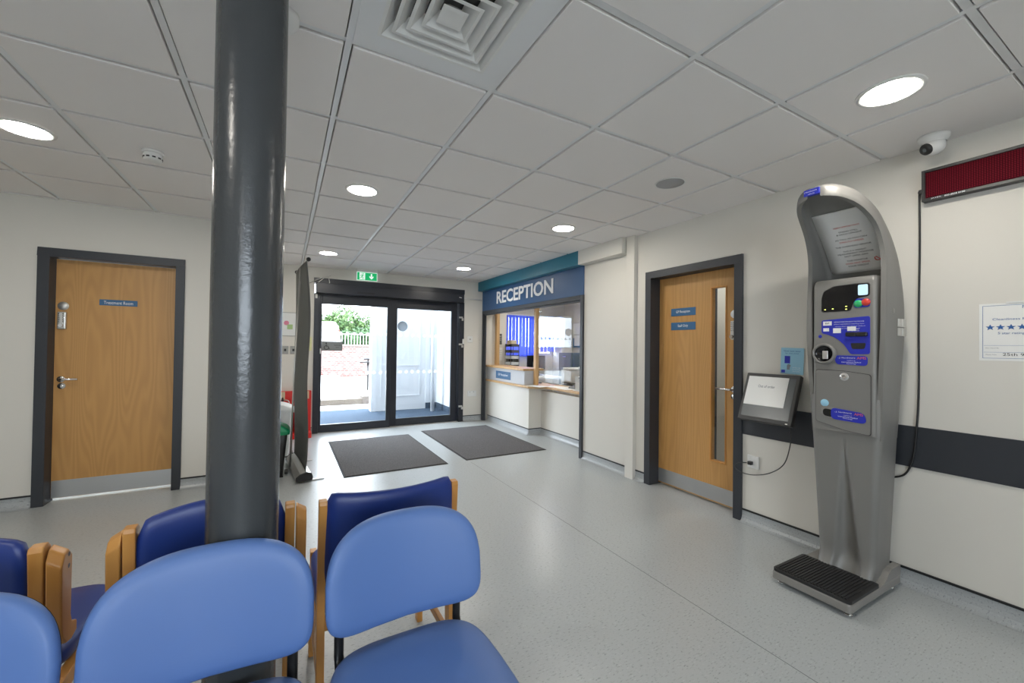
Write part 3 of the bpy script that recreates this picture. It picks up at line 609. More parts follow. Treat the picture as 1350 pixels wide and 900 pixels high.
# dome camera
t = thing('dome_camera', 'white dome security camera at ceiling corner over the red display', 'camera', (2.975, .80, ZC-.008))
c = Vector((2.985, .80, ZC-.0085))
MB().lathe([(0, 0), (.062, 0), (.062, -.018), (.052, -.028), (.050, -.04)], c, (0, 0, 1), 32).build('base', 'white_plastic', t)
cb_ = c+Vector((0, 0, -.052)); d_ = Vector((-.70, .45, -.42)).normalized()
MB().lathe([(.048*math.sin(a), .048*math.cos(a)) for a in [math.radians(x) for x in range(0, 181, 12)]], cb_, (0, 0, 1), 32).build('ball', 'white_plastic', t)
MB().lathe([(0, .054), (.024, .053), (.029, .047), (.030, .034)], cb_, d_, 28).build('lens_window', 'black_plastic', t)
MB().lathe([(0, .058), (.010, .057), (.012, .053)], cb_, d_, 20).build('lens', 'screen_grey', t)
# exit sign
t = thing('exit_sign', 'green emergency exit sign with running man above entrance door', 'exit sign', (1.075, 6.60, 2.31))
MB().box((.925, 6.48, 2.425), (1.225, 6.56, ZC-.009), .006, 2).build('housing', 'white_plastic', t)
MB().box((.925, 6.515, 2.298), (1.225, 6.523, 2.425)).build('sign_panel', 'exit_white', t)
MB().box((.932, 6.5125, 2.304), (1.218, 6.5145, 2.419)).build('green_field', 'exit_green', t)
s = MB(); Y = 6.5118
def poly(mb, pts, y=Y): mb.face([(x, y, z) for x, z in pts])
poly(s, [(.965, 2.312), (1.045, 2.312), (1.045, 2.412), (.965, 2.412)]); s.build('door_pictogram', 'exit_white', t); s = MB()
poly(s, [(1.128, 2.405), (1.148, 2.405), (1.148, 2.358), (1.168, 2.374), (1.168, 2.352), (1.138, 2.322), (1.108, 2.352), (1.108, 2.374), (1.128, 2.358)])
s.build('arrow_pictogram', 'exit_white', t)
s = MB(); Y2 = 6.5112
for (x0, z0, x1, z1, r) in ((1.012, 2.385, .998, 2.355, .007), (.998, 2.355, .985, 2.335, .006), (.985, 2.335, .965, 2.333, .005), (.998, 2.355, 1.018, 2.340, .006), (1.018, 2.340, 1.012, 2.316, .005), (1.010, 2.382, .985, 2.378, .0045), (.985, 2.378, .978, 2.362, .004), (1.010, 2.382, 1.030, 2.368, .0045)):
    s.tube([(x0, Y2, z0), (x1, Y2, z1)], r, 6)
s.lathe([(0, .001), (.009, .001)], (1.017, Y2, 2.399), (0, -1, 0), 14); s.build('running_man', 'exit_green', t)

# ------------------------------------------------------------------ column
PX, PY = -.093, 1.345
cl = MB(); prof = [(.085, z*.05) for z in range(0, 50)]+[(.085, ZC-.009)]
cl.lathe(prof, (PX, PY, 0), (0, 0, 1), 48); tag(cl.build('steel_column', 'column_paint'), 'round glossy dark grey steel column rising through the front chairs', 'column')

# ------------------------------------------------------------------ chairs
def cushion(outline, rings, mp, back_rings):
    """outline: list of (u,v); rings: (scale inset, height) from rim to centre on the front; mapped by mp(u,v,w)"""
    mb = MB(); cu_ = sum(p[0] for p in outline)/len(outline); cv_ = sum(p[1] for p in outline)/len(outline)
    secs = [[mp(cu_+(u-cu_)*s, cv_+(v-cv_)*s, h) for u, v in outline] for s, h in back_rings+rings]
    mb.loft(secs); return mb
def superout(hw, v0, v1, nt, nb, n=64, topw=1.0):
    pts = []; vc = (v0+v1)/2; hh = (v1-v0)/2
    for k in range(n):
        a = 2*PI*k/n; c, s = math.cos(a), math.sin(a); e = nt if s > 0 else nb
        u = math.copysign(abs(c)**(2/e), c)*hw; v = math.copysign(abs(s)**(2/e), s)*hh
        tw = 1-(1-topw)*max(0, v/hh)
        pts.append((u*tw, vc+v))
    return pts
def light_chair():
    t = thing('stacking_chair', '', 'chair', (0, 0, 0), 'light blue stacking chairs in the front row')
    fr = [(1.0, .006), (.995, .016), (.975, .025), (.93, .031), (.80, .035), (.55, .036), (.25, .036), (.02, .036)]
    out = superout(.222, .535, .823, 3.0, 5.5, topw=.93)
    def bp(u, v, h):   # backrest: curved round the sitter, leaning back
        y = .035+(v-.53)*.16-.9*u*u-h; return (u, y, v)
    bk = cushion(out, fr, bp, [(.02, 0), (.6, 0), (.96, 0), (.99, .001)]); bk.build('backrest', 'light_blue_vinyl', t, smooth=True)
    sh = cushion(superout(.219, .537, .819, 3.0, 5.5, topw=.93), [(1.0, .004), (.98, .0045), (.5, .0045), (.02, .0045)], lambda u, v, h: (u, .043+(v-.53)*.16-.9*u*u-h, v), [(.02, 0), (.6, 0), (.95, 0), (.99, .001)])
    part(sh.build('back_shell', 'black_plastic', t, smooth=True), 'black plastic shell')
    so_ = superout(.222, -.38, .065, 4.0, 4.5, topw=.97)
    se = cushion(so_, fr, lambda u, v, h: (u, v, .426+h*1.35-.10*max(0, -v-.33)**1.2), [(.02, 0), (.6, 0), (.96, 0), (.99, .001)]); se.build('seat', 'light_blue_vinyl', t, smooth=True)
    sp2 = cushion(superout(.215, -.37, .055, 4, 4.5), [(1, .012), (.6, .012), (.02, .012)], lambda u, v, h: (u, v, .4135+h), [(.02, 0), (.96, 0), (.99, .001)]); sp2.build('seat_shell', 'black_plastic', t, smooth=True)
    for sx in (-1, 1):
        bar = MB(); pth = [(sx*.175, -.02, .404), (sx*.176, .055, .41), (sx*.177, .080, .44), (sx*.177, .080, .50), (sx*.176, .055, .56), (sx*.172, .052, .66), (sx*.165, .066, .74)]
        secs = []
        for i, p in enumerate(pth):
            p = Vector(p); d = (Vector(pth[min(i+1, len(pth)-1)])-Vector(pth[max(i-1, 0)])).normalized(); n = d.cross(Vector((1, 0, 0))).normalized()
            secs.append([p+Vector((math.cos(a)*.013, 0, 0))+n*math.sin(a)*.006 for a in [2*PI*k/10 for k in range(10)]])
        bar.loft(secs); bar.build('back_support', 'black_metal', t)
        MB().tube([(sx*.175, -.32, .40), (sx*.19, -.36, .38), (sx*.215, -.40, .02)], [.011, .011, .011], 10).build('leg', 'black_metal', t)
        MB().tube([(sx*.175, -.10, .40), (sx*.19, -.06, .38), (sx*.215, .03, .02)], [.011, .011, .011], 10).build('leg', 'black_metal', t)
        for y in (-.4005, .0305): MB().tube([(sx*.2152, y, .0), (sx*.2152, y, .03)], .015, 10).build('rubber_foot', 'black_plastic', t)
        MB().tube([(sx*.175, -.33, .398), (sx*.175, -.02, .398)], .011, 10).build('side_rail', 'black_metal', t)
    return t
lc = light_chair()
for i, (x, y, rz, lab) in enumerate(((.325, 1.175, 0, 'light blue padded stacking chair furthest right, its whole seat corner in view'), (-.145, 1.175, 0, 'light blue padded stacking chair directly in front of the grey column'), (-.605, 1.155, 0, 'light blue padded stacking chair cut off by the bottom left corner'))):
    o = lc if i == 0 else copy_tree(lc); o.location = (x, y, 0); o.rotation_euler = (0, 0, rz); o['label'] = lab
def sidepost(mb, x0, x1, zt, ybow=0.0, z0=0.0):
    # back upright: leans back a little above the seat; faces the camera side with its flat rear
    prof = [(-.020, z0), (.0, .20), (.012, .42), (.002, .60), (-.012, zt-.012), (-.008, zt), (.020, zt+.002), (.034, zt-.012), (.042, .60), (.056, .42), (.048, .20), (.035, z0)]
    mb.loft([[(x, y, z) for y, z in prof] for x in (x0, x1)], smooth=False)
def navy_pad(t, hw, z0, z1, arch, bow, yb=.0, nm='backrest', rx=.0, lift=0):
    secs = []; N = 24
    for k in range(N+1):
        u = -1+2*k/N; x = hw*u; e = max(0, (abs(u)-.86)/.14); rr = .042*(1-math.sqrt(max(0, 1-e*e))) if e else 0
        zt = z1+arch*(1-u*u)-rr; y = yb+bow*(1-u*u); sec = []
        th = .024*(1 if e < .6 else (1-.35*(e-.6)/.4))
        for j in range(24):
            a = 2*PI*j/24; cz, cy = math.cos(a), math.sin(a)
            zz = (z0+zt)/2+(zt-z0)/2*math.copysign(abs(cz)**.35, cz); yy = math.copysign(abs(cy)**.75, cy)*th
            lean = -.06*(zz-.62)
            sec.append((x, y+.012+lean+yy, zz))
        secs.append(sec)
    m = MB(); m.loft(secs); return m.build(nm, 'navy_vinyl', t, smooth=True)
def navy_seat(t, hw, d0=.02, d1=.47):
    out = superout(hw, d0, d1, 7, 7); fr = [(1.0, .012), (.995, .030), (.975, .044), (.92, .052), (.6, .058), (.02, .060)]
    cushion(out, fr, lambda u, v, h: (u, v, .395+h), [(.02, 0), (.9, 0), (.985, .002)]).build('seat', 'navy_vinyl', t, smooth=True)
def navy_plain(lab, loc):
    t = thing('wooden_chair', lab, 'chair', (0, 0, 0), 'navy wooden chairs in the back row')
    for sx in (-1, 1):
        m = MB(); a, b = sorted((sx*.220, sx*.245)); sidepost(m, a, b, .795); m.build('back_post', 'beech_wood', t, bevel=.002)
        MB().box((a, .42, 0), (b, .46, .44)).build('front_leg', 'beech_wood', t, bevel=.002)
        MB().box((a, .04, .34), (b, .425, .385)).build('side_rail', 'beech_wood', t, bevel=.002)
        MB().box((a+.003, .03, .16), (b-.003, .425, .19)).build('stretcher', 'beech_wood', t, bevel=.002)
    MB().box((-.22, .435, .34), (.22, .455, .385)).build('front_rail', 'beech_wood', t)
    m = MB(); m.box((-.22, .03, .34), (.22, .05, .385)); m.build('rear_rail', 'beech_wood', t)
    navy_pad(t, .226, .50, .822, -.012, -.035, yb=.005)
    navy_seat(t, .247); t.location = loc; return t
def navy_arm(lab, loc, jz=.53):
    t = thing('wooden_armchair', lab, 'chair', (0, 0, 0), 'navy wooden armchairs in the back row')
    for sx in (-1, 1):
        m = MB(); a, b = sorted((sx*.181, sx*.209)); sidepost(m, a, b, .806); m.build('back_post', 'beech_wood', t, bevel=.003)
        # outer bent-ply arm bracket: upright strip with a bevelled shoulder that turns forward at its foot
        pro = [(-.010, .765), (.006, .792), (.030, .798), (.052, .775), (.052, .60), (.060, .575), (.090, .562), (.090, .534), (.06, jz-.003), (.03, jz+.003), (.006, jz+.028), (-.002, jz+.06)]
        a2, b2 = sorted((sx*.2125, sx*.243)); m = MB(); m.loft([[(x, y, z-(.020 if z > .7 and abs(x) > .23 else 0)) for y, z in pro] for x in (a2, b2)], smooth=False)
        if True:
            m.build('arm_bracket', 'beech_wood', t, bevel=.004)
        s2 = MB()
        for z in (.765, .735): s2.lathe([(0, .0005), (.006, .0005)], (sx*.2435, .028, z), (sx, 0, 0), 12)
        s2.build('screw_holes', 'black_plastic', t)
        MB().box((a, .50, 0), (b, .54, .395)).build('front_leg', 'beech_wood', t, bevel=.002)
        MB().box((a, .05, .34), (b, .50, .385)).build('side_rail', 'beech_wood', t, bevel=.002)
    MB().box((-.182, .51, .34), (.182, .53, .385)).build('front_rail', 'beech_wood', t)
    navy_pad(t, .181, .50, .815, .030, .030, yb=.010)
    navy_seat(t, .200, .15, .57); t.location = loc; return t
navy_plain('navy wooden chair without arms, furthest right of the row, seen from behind', (.353, 1.505, 0))
na = navy_arm('navy padded wooden armchair whose back passes behind the grey column', (-.172, 1.505, 0))
nb2 = copy_tree(na); nb2.location = (-.728, 1.47, 0); nb2['label'] = 'navy padded wooden armchair at the left edge of the photo'

# ------------------------------------------------------------------ floor mats
def fmat(x0, x1, y0, y1, lab):
    t = thing('entrance_mat', lab, 'mat', ((x0+x1)/2, (y0+y1)/2, 0), 'entrance mats')
    MB().box((x0, y0, .0005), (x1, y1, .004), .001, 1).build('rubber_edge', 'mat_edge', t)
    MB().box((x0+.018, y0+.018, .0042), (x1-.018, y1-.018, .009), .001, 1).build('pile', 'entrance_mat', t)
fmat(.53, 1.62, 4.345, 6.045, 'dark grey ribbed floor mat in front of left sliding door leaf')
fmat(1.85, 2.96, 4.38, 6.19, 'dark grey ribbed floor mat beside the reception counter')

# ------------------------------------------------------------------ weighing and height kiosk
def kiosk():
    yc = 1.113; t = thing('health_kiosk', 'tall grey height, weight and blood pressure kiosk against the right wall', 'kiosk', (2.78, yc, 0))
    # scale base
    b = MB(); b.prism(rrect(2.445, .948, 3.05, 1.322, .02), 'z', .024, .070); b = b.build('scale_base', 'kiosk_base_grey', t, bevel=.008)
    for y0, y1 in ((.950, .985),):
        e = MB(); e.prism([(2.78, .068), (2.83, .072), (2.87, .092), (2.90, .118), (2.94, .128), (3.045, .124), (3.045, .068)], 'y', y0, y1)
        e.build('base_ear', 'kiosk_base_grey', t, bevel=.004)
    m = MB(); m.prism(rrect(2.448, .950, 2.78, 1.318, .018), 'z', .070, .085)
    for k in range(22):
        y = .972+k*.0155; m.box((2.462, y, .085), (2.766, y+.008, .0885))
    m.build('tread_mat', 'black_plastic', t)
    for x, y in ((2.49, .975), (2.49, 1.295), (2.99, .975), (2.99, 1.295)): MB().lathe([(0, 0), (.018, 0), (.018, .006), (.010, .008), (.010, .02)], (x, y, 0), (0, 0, 1), 16).build('levelling_foot', 'chrome', t)
    # lower body
    zs = [.066, .085, .11, .15, .2, .26, .32, .38, .44, .5, .56, .62, .68, .74, .80, .83, .90, .98, 1.06]
    secs = []
    def hw(z): return .130+(.186-.130)*min(1, max(0, z-.05)/1.25)
    for z in zs:
        h = hw(z); xf = 2.80-.025*min(1, z/.9); rc = .035; flare = max(0, (.15-z))*.5; sec = []
        NF = 26
        for k in range(NF+1):     # front, from left (+y) to right (-y)
            y = (h-rc)*(1-2*k/NF); g = 0
            if z < .82:
                s_ = (.82-z)/.75; w_ = .070*s_+.002; u = (y+.012*s_-0.0)/w_
                if abs(u) < 1: g = .055*s_**.7*(1-u*u)**.8
            sec.append((xf-flare+g, yc+y, z))
        for k in range(1, 6): a = PI/2*k/6; sec.append((xf-flare+rc-rc*math.cos(a), yc-(h-rc)-rc*math.sin(a), z))
        sec += [(xf+rc, yc-h, z), (2.90, yc-h-.001, z), (2.985, yc-h, z), (3.02, yc-h+.012, z), (3.045, yc-h+.03, z), (3.045, yc+h-.03, z), (3.02, yc+h-.012, z), (2.985, yc+h, z), (2.90, yc+h+.001, z), (xf+rc, yc+h, z)]
        for k in range(5, 0, -1): a = PI/2*k/6; sec.append((xf-flare+rc-rc*math.cos(a), yc+(h-rc)+rc*math.sin(a), z))
        secs.append(sec)
    m = MB(); m.loft(secs); autosmooth(m.build('lower_body', 'kiosk_grey', t), 50)
    # console body (between the cheeks)
    secs = []
    for z, inset, dx in ((.86, .0, .0), (1.0, .0, 0), (1.2, 0, 0), (1.4, 0, 0), (1.6, 0, 0), (1.70, 0, 0.0), (1.725, .004, .006), (1.735, .012, .02)):
        h = .150 if z > .95 else .150; p = rrect(2.764+dx, yc-h+inset, 2.99, yc+h-inset, .018, 5); secs.append([(x, y, z) for x, y in p])
    m = MB(); m.loft(secs); con = autosmooth(m.build('console', 'kiosk_grey', t), 50)
    # hood: channel-shaped shell curving forward over the user
    st = [((3.045, .84), (2.79, .84), .1655), ((3.05, 1.0), (2.785, 1.0), .173), ((3.055, 1.2), (2.775, 1.2), .182), ((3.06, 1.4), (2.772, 1.4), .190), ((3.055, 1.58), (2.775, 1.58), .191), ((3.025, 1.72), (2.782, 1.70), .190),
          ((2.985, 1.83), (2.785, 1.79), .189), ((2.925, 1.93), (2.775, 1.87), .186), ((2.85, 2.015), (2.745, 1.945), .181), ((2.765, 2.09), (2.70, 2.005), .174), ((2.68, 2.138), (2.64, 2.05), .162), ((2.60, 2.172), (2.575, 2.085), .145), ((2.53, 2.19), (2.515, 2.108), .120), ((2.475, 2.196), (2.468, 2.122), .088), ((2.443, 2.190), (2.441, 2.132), .045)]
    # refine stations with Catmull-Rom
    def cr(vals, i, f):
        p = [vals[max(0, min(len(vals)-1, i+d))] for d in (-1, 0, 1, 2)]
        return .5*((2*p[1])+(-p[0]+p[2])*f+(2*p[0]-5*p[1]+4*p[2]-p[3])*f*f+(-p[0]+3*p[1]-3*p[2]+p[3])*f**3)
    flat = [(a[0], a[1], b_[0], b_[1], h) for a, b_, h in st]; fine = []
    for i in range(len(flat)-1):
        for k in range(3): fine.append([cr([q[c_] for q in flat], i, k/3) for c_ in range(5)])
    fine.append(list(flat[-1]))
    def sect(bx, bz, fx, fz, h):
        B = Vector((bx, 0, bz)); D = Vector((fx-bx, 0, fz-bz)); d = D.length; D.normalize(); r = min(.07, d*.6); r2 = min(.045, h*.5); ti = min(.030, h*.35); tb = .045 if d > .15 else .5*d*.6
        P = lambda y, q: tuple(B+D*q+Vector((0, yc+y, 0)))
        out = [P(h-.004, d), P(h, d-.01*min(1, d/.1)), P(h, (d+r)/2)]
        for k in range(6): a = PI/2*k/5; out.append(P(h-r2+r2*math.cos(a), r-r*math.sin(a)))
        out.append(P(0, -.006*min(1, h/.15)))
        for k in range(6): a = PI/2*(5-k)/5; out.append(P(-(h-r2+r2*math.cos(a)), r-r*math.sin(a)))
        out += [P(-h, (d+r)/2), P(-h, d-.01*min(1, d/.1)), P(-(h-.004), d)]
        hi = h-ti; ri = min(.03, hi*.5)
        out += [P(-(hi+.004), d), P(-hi, d-.012*min(1, d/.1)), P(-hi, min(d-.013*min(1, d/.1), tb+ri))]
        for k in range(4): a = PI/2*k/3; out.append(P(-(hi-ri+ri*math.cos(a)), tb+ri-ri*math.sin(a)) if tb+ri < d else P(-(hi-ri+ri*math.cos(a)), tb+(d-tb)*.6*(1-math.sin(a))))
        out.append(P(0, tb))
        for k in range(4): a = PI/2*(3-k)/3; out.append(P((hi-ri+ri*math.cos(a)), tb+ri-ri*math.sin(a)) if tb+ri < d else P((hi-ri+ri*math.cos(a)), tb+(d-tb)*.6*(1-math.sin(a))))
        out += [P(hi, min(d-.013*min(1, d/.1), tb+ri)), P(hi, d-.012*min(1, d/.1)), P(hi+.004, d)]
        return out
    m = MB(); m.loft([sect(*q) for q in fine]); autosmooth(m.build('hood', 'kiosk_grey', t), 55)
    # curved white instruction plate on the inside of the hood
    ins = []
    for q in fine:
        B = Vector((q[0], 0, q[1])); D = Vector((q[2]-q[0], 0, q[3]-q[1])); d = D.length; D.normalize(); tb = .045 if d > .15 else .3*d
        ins.append((B+D*(tb+.003), D))
    pts = [p for p in ins if p[0].z > 1.755 and p[0].x > 2.66]
    L_ = [0]
    for a, b_ in zip(pts, pts[1:]): L_.append(L_[-1]+(b_[0]-a[0]).length)
    def at(s_):
        s_ = max(0, min(L_[-1], s_))
        for i in range(len(L_)-1):
            if s_ <= L_[i+1]+1e-9:
                f = (s_-L_[i])/(L_[i+1]-L_[i]); return pts[i][0].lerp(pts[i+1][0], f), pts[i][1].lerp(pts[i+1][1], f).normalized(), (pts[i+1][0]-pts[i][0]).normalized()
    H = min(.42, L_[-1]); N = 20; m = MB(); grid = []
    for i in range(N+1):
        s_ = H*i/N; p, D, T = at(s_); e_ = min(s_, H-s_); wd_ = .134+.004*(s_/H); cut = 0 if e_ > .015 else .015-math.sqrt(max(0, .015**2-(.015-e_)**2)); wd_ -= cut
        grid.append([tuple(p+Vector((0, yc-.003+wd_*v, 0))) for v in (1, .5, 0, -.5, -1)])
    m.loft(grid, closed=False, caps=False); pl = m.build('instruction_plate', 'paper', t); so2 = pl.modifiers.new('s', 'SOLIDIFY'); so2.thickness = .002
    lines = [('VERY IMPORTANT', .30, .125, 'r'), ('STAND STILL', .268, .09, 'b'), ('& HOLD UPRIGHT', .252, .12, 'b'), ('AS TALL AS YOU CAN', .218, .15, 'b'), ('DIRECTLY UNDER', .200, .115, 'r'), ('THE OVERHEAD SENSOR', .170, .17, 'b'), ('THIS IS A WEIGHT', .138, .11, 'b'), ('MEASUREMENT MONITOR', .122, .17, 'b'), ('NOT UPPER ARM', .105, .11, 'b'), ('THIS MONITOR', .075, .10, 'b'), ('DOES NOT SPEAK', .058, .115, 'r'), ('YOUR WEIGHT', .041, .10, 'b')]
    tr, tb_ = MB(), MB()
    for s_, pos, wd_, c_ in lines:
        p, D, T = at(pos); text_mb([(s_, 0, 0, wd_, .0095)], p+Vector((0, yc-.01, 0)), (0, -1, 0), T, D, depth=.0035, mb=tr if c_ == 'r' else tb_)
    tr.build('instruction_lettering', 'red_ink', pl); tb_.build('instruction_lettering', 'black_ink', pl)
    p, D, T = at(.072); m = MB(); m.lathe([(.012, .003), (.016, .004), (.012, .005)], p+Vector((0, yc-.105, 0)), D, 24); c0 = p+Vector((0, yc-.105, 0))+D*.004
    m.obox(c0, ((T+Vector((0, 1, 0))).normalized(), (T-Vector((0, 1, 0))).normalized(), D), (.012, .002, .001)); m.build('no_phone_symbol', 'red_ink', pl)
    # badge on the hood brow
    bn, br = Vector((-1, .08, 0)).normalized(), Vector((-.08, -1, 0)).normalized(); bc = Vector((2.449, 1.122, 2.165))
    bb = MB(); bb.obox(bc, (br, Vector((0, 0, 1)), bn), (.037, .0165, .012)); bb = bb.build('hood_badge', 'label_blue', t)
    text_mb([('J.Northmore', -.004, .004, .062, .010), ('HEALTH', 0, -.009, .030, .006)], bc+bn*.012, br, (0, 0, 1), bn, depth=.0008).build('badge_lettering', 'white_ink', bb)
    X = 2.764
    def P2(v): return [(yc-a, z) for a, z in v]
    def panel(name, pts, matn, d0=.0015, par=con, hole=True):
        q = MB(); q.prism(pts, 'x', X-d0, X+.002); return q.build(name, matn, par)
    # display window: stepped outline with rounded corners
    def rnd(poly, r, n=5):
        o_ = []; k_ = len(poly)
        for i in range(k_):
            a, b_, c_ = Vector(poly[i-1]), Vector(poly[i]), Vector(poly[(i+1) % k_]); u, v = (a-b_), (c_-b_); rr = min(r, u.length*.45, v.length*.45); p0, p1 = b_+u.normalized()*rr, b_+v.normalized()*rr
            for j in range(n+1): f = j/n; o_.append(tuple(p0*(1-f)**2+b_*2*f*(1-f)+p1*f*f))
        return o_
    disp = rnd([(1.215, 1.625), (1.205, 1.665), (1.155, 1.690), (1.05, 1.693), (.992, 1.690), (.992, 1.622), (1.045, 1.615), (1.066, 1.585), (1.075, 1.548), (1.215, 1.548)], .012)
    bez = [(yc+(y-yc)*1.03, 1.62+(z-1.62)*1.05) for y, z in disp]
    panel('display_bezel', bez, 'dark_grey_plastic', .0012); panel('display_window', disp, 'screen_black', .0025)
    panel('touch_screen', rnd([(1.041, 1.686), (.997, 1.686), (.997, 1.628), (1.041, 1.628)], .008), 'exit_white_dim', .0035) if 'exit_white_dim' in M else None
    m = MB()
    for y, z in ((1.198, 1.560), (1.160, 1.562), (1.095, 1.572), (1.095, 1.556)): m.box((X-.0035, y-.004, z-.002), (X-.0025, y+.004, z+.002), .0008, 1)
    m.build('indicator_lights', 'glow_yellow', con)
    panel('button_plate', rnd([(1.060, 1.606), (1.048, 1.612), (.990, 1.605), (.986, 1.590), (.990, 1.562), (1.055, 1.560), (1.062, 1.580)], .012), 'label_blue', .002)
    MB().lathe([(0, .007), (.0185, .006), (.020, 0)], (X-.002, 1.040, 1.583), (-1, 0, 0), 28).build('green_button', 'button_green', con)
    MB().lathe([(0, .007), (.0185, .006), (.020, 0)], (X-.002, 1.006, 1.588), (-1, 0, 0), 28).build('red_button', 'button_red', con)
    _before = set(bpy.data.objects)
    # payment label with curved lower-left edge
    arc = [(1.216-.011-.0, 1.455)]+[(1.20-.09*math.sin(a)-.035*a, 1.445-.085*(1-math.cos(a))) for a in [PI/2*k/8 for k in range(1, 9)]]
    lab = [(1.216, 1.528), (.988, 1.542), (.988, 1.335), (1.075, 1.332), (1.090, 1.360), (1.105, 1.385), (1.128, 1.410), (1.155, 1.430), (1.185, 1.444), (1.216, 1.452)]
    pb = panel('payment_label', rnd(lab, .012), 'label_blue', .002)
    for a0, c0, a1, c1 in ((1.165, 1.497, 1.208, 1.521), (1.178, 1.463, 1.207, 1.482), (1.120, 1.452, 1.158, 1.480), (1.05, 1.463, 1.090, 1.487)): MB().box((X-.003, a0, c0), (X-.002, a1, c1)).build('label_sticker', 'paper', pb)
    text_mb([('INSTRUCTIONS FOR USE OF THIS MACHINE', .075, .515, .14, .006), ('please read before inserting coins', .075, .502, .14, .006), ('remove shoes and stand on platform', .080, .489, .14, .006), ('wait until display has cleared', .07, .476+.001, .11, .005), ('COINS ONLY', .105, .478-.005, .035, .006), ('NO CHANGE', .105, .464, .035, .006)], (X-.002, yc+.045, 1.0), **RW).build('label_lettering', 'white_ink', pb)
    text_mb([('BP', -.021, 0, .02, .009)], (X-.003, 1.165, 1.509), **RW).build('sticker_lettering', 'black_ink', pb)
    for y in (1.069, 1.020): MB().box((X-.022, y-.023, 1.432), (X-.001, y+.023, 1.455), .003, 1).build('coin_slot', 'black_plastic', con)
    MB().prism(rnd([(1.075, 1.395), (1.005, 1.395), (1.012, 1.362), (1.068, 1.362)], .008), 'x', X-.003, X+.001).build('coin_return', 'black_plastic', con)
    MB().lathe([(0, .002), (.0085, .002), (.0095, 0)], (X-.0005, 1.224, 1.434), (-1, 0, 0), 20).build('small_badge', 'label_blue', con)
    # blood pressure cuff opening
    cc = (X+.004, 1.200, 1.345)
    MB().lathe([(.060, -.01), (.060, .018), (.055, .026), (.048, .026), (.044, .012), (.041, -.006)], cc, (-1, 0, 0), 40).build('cuff_ring', 'kiosk_grey', con, smooth=True)
    MB().lathe([(0, .009), (.040, .010), (.0445, .020)], cc, (-1, 0, 0), 36).build('cuff_bore', 'screen_black', con)
    MB().obox((X-.014, 1.192, 1.338), (Vector((0, 1, 0)), Vector((0, 0, 1)), Vector((1, 0, 0))), (.014, .024, .004), .002, 1).build('cuff_flap', 'satin_silver', con)
    def badge(name, pts, cy, cz, sc):
        b_ = panel(name, rnd(pts, .02, 7), 'label_blue', .002)
        text_mb([('...J. Northmore', -.022*sc, .008, .082*sc, .009), ('Suppliers of', .0, -.006, .038*sc, .005), ('International Medical', .0, -.015, .09*sc, .006), ('Technology', 0, -.024, .045*sc, .006)], (X-.002, cy, cz), **RW).build('badge_lettering', 'white_ink', b_)
        text_mb([('AMS', .047*sc, .009, .042*sc, .014)], (X-.002, cy, cz), **RW).build('badge_logo', 'orange_ink', b_)
    badge('maker_badge', [(1.150, 1.325), (.998, 1.325), (.998, 1.270), (1.145, 1.275)], 1.072, 1.303, 1)
    # locked hatch below
    dr = rnd([(1.243, 1.238), (1.10, 1.236), (.985, 1.222), (.985, .895), (1.10, .905), (1.243, .938)], .015)
    out_ = [(yc+(y-yc)*1.02, 1.07+(z-1.07)*1.015) for y, z in dr]
    panel('hatch_gap', out_, 'black_plastic', .0012); dh = panel('hatch_door', dr, 'kiosk_grey', .005)
    MB().lathe([(0, .004), (.010, .006), (.013, .006), (.020, .001), (.022, 0)], (X-.005, 1.103, 1.205), (-1, 0, 0), 24).build('hatch_lock', 'chrome', dh)
    m = MB(); m.lathe([(0, .001), (.020, .001), (.021, 0)], (X-.005, 1.198, 1.047), (-1, 0, 0), 24); m.build('hologram_sticker', 'sky_blue', dh)
    MB().prism(rnd([(1.215, 1.030), (1.135, 1.024), (1.135, .958), (1.215, .970)], .025, 7), 'x', X-.008, X-.004).build('ticket_rim', 'kiosk_base_grey', dh)
    MB().prism(rnd([(1.205, 1.015), (1.155, 1.012), (1.155, .968), (1.205, .975)], .018, 7), 'x', X-.0087, X-.0078).build('ticket_slot', 'screen_black', dh)
    b_ = MB(); b_.prism(rnd([(1.165, 1.025), (1.010, 1.012), (1.0, .955), (1.165, .960)], .025, 7), 'x', X-.0090, X-.005); b_ = b_.build('maker_badge', 'label_blue', dh)
    text_mb([('...J. Northmore', -.022, .008, .082, .009), ('Suppliers of', .0, -.006, .038, .005), ('International Medical', .0, -.015, .09, .006), ('Technology', 0, -.024, .045, .006)], (X-.009, 1.085, .995), **RW).build('badge_lettering', 'white_ink', b_)
    text_mb([('AMS', .050, .007, .040, .014)], (X-.009, 1.085, .995), **RW).build('badge_logo', 'orange_ink', b_)
    for o_ in set(bpy.data.objects)-_before:
        if o_.type == 'MESH': o_.data.transform(Matrix.Translation((0, 0, -.042 if o_.name.startswith('cuff') else -.030)))
    # hinges on the cheeks, finger scoops
    for sy in (1, -1):
        for z in (1.478, 1.428):
            m = MB(); yy = yc+sy*.190; m.box((2.91, min(yy, yy+sy*.007), z-.022), (3.01, max(yy, yy+sy*.007), z+.022), .002, 1); m.box((2.955, min(yy, yy+sy*.011), z-.022), (2.965, max(yy, yy+sy*.011), z+.021), .002, 1)
            m.build('hinge', 'satin_silver', t)
        m = MB(); n_ = 12; m.lathe([(0, .0015), (.014, .0025), (.017, 0)], (2.86, yc+sy*.190, 1.54), (0, sy, 0), 20); m.build('finger_scoop', 'kiosk_base_grey', t)
mat('exit_white_dim', (.55, .75, .85), .3, emit=((.45, .75, .95), .35))
kiosk()

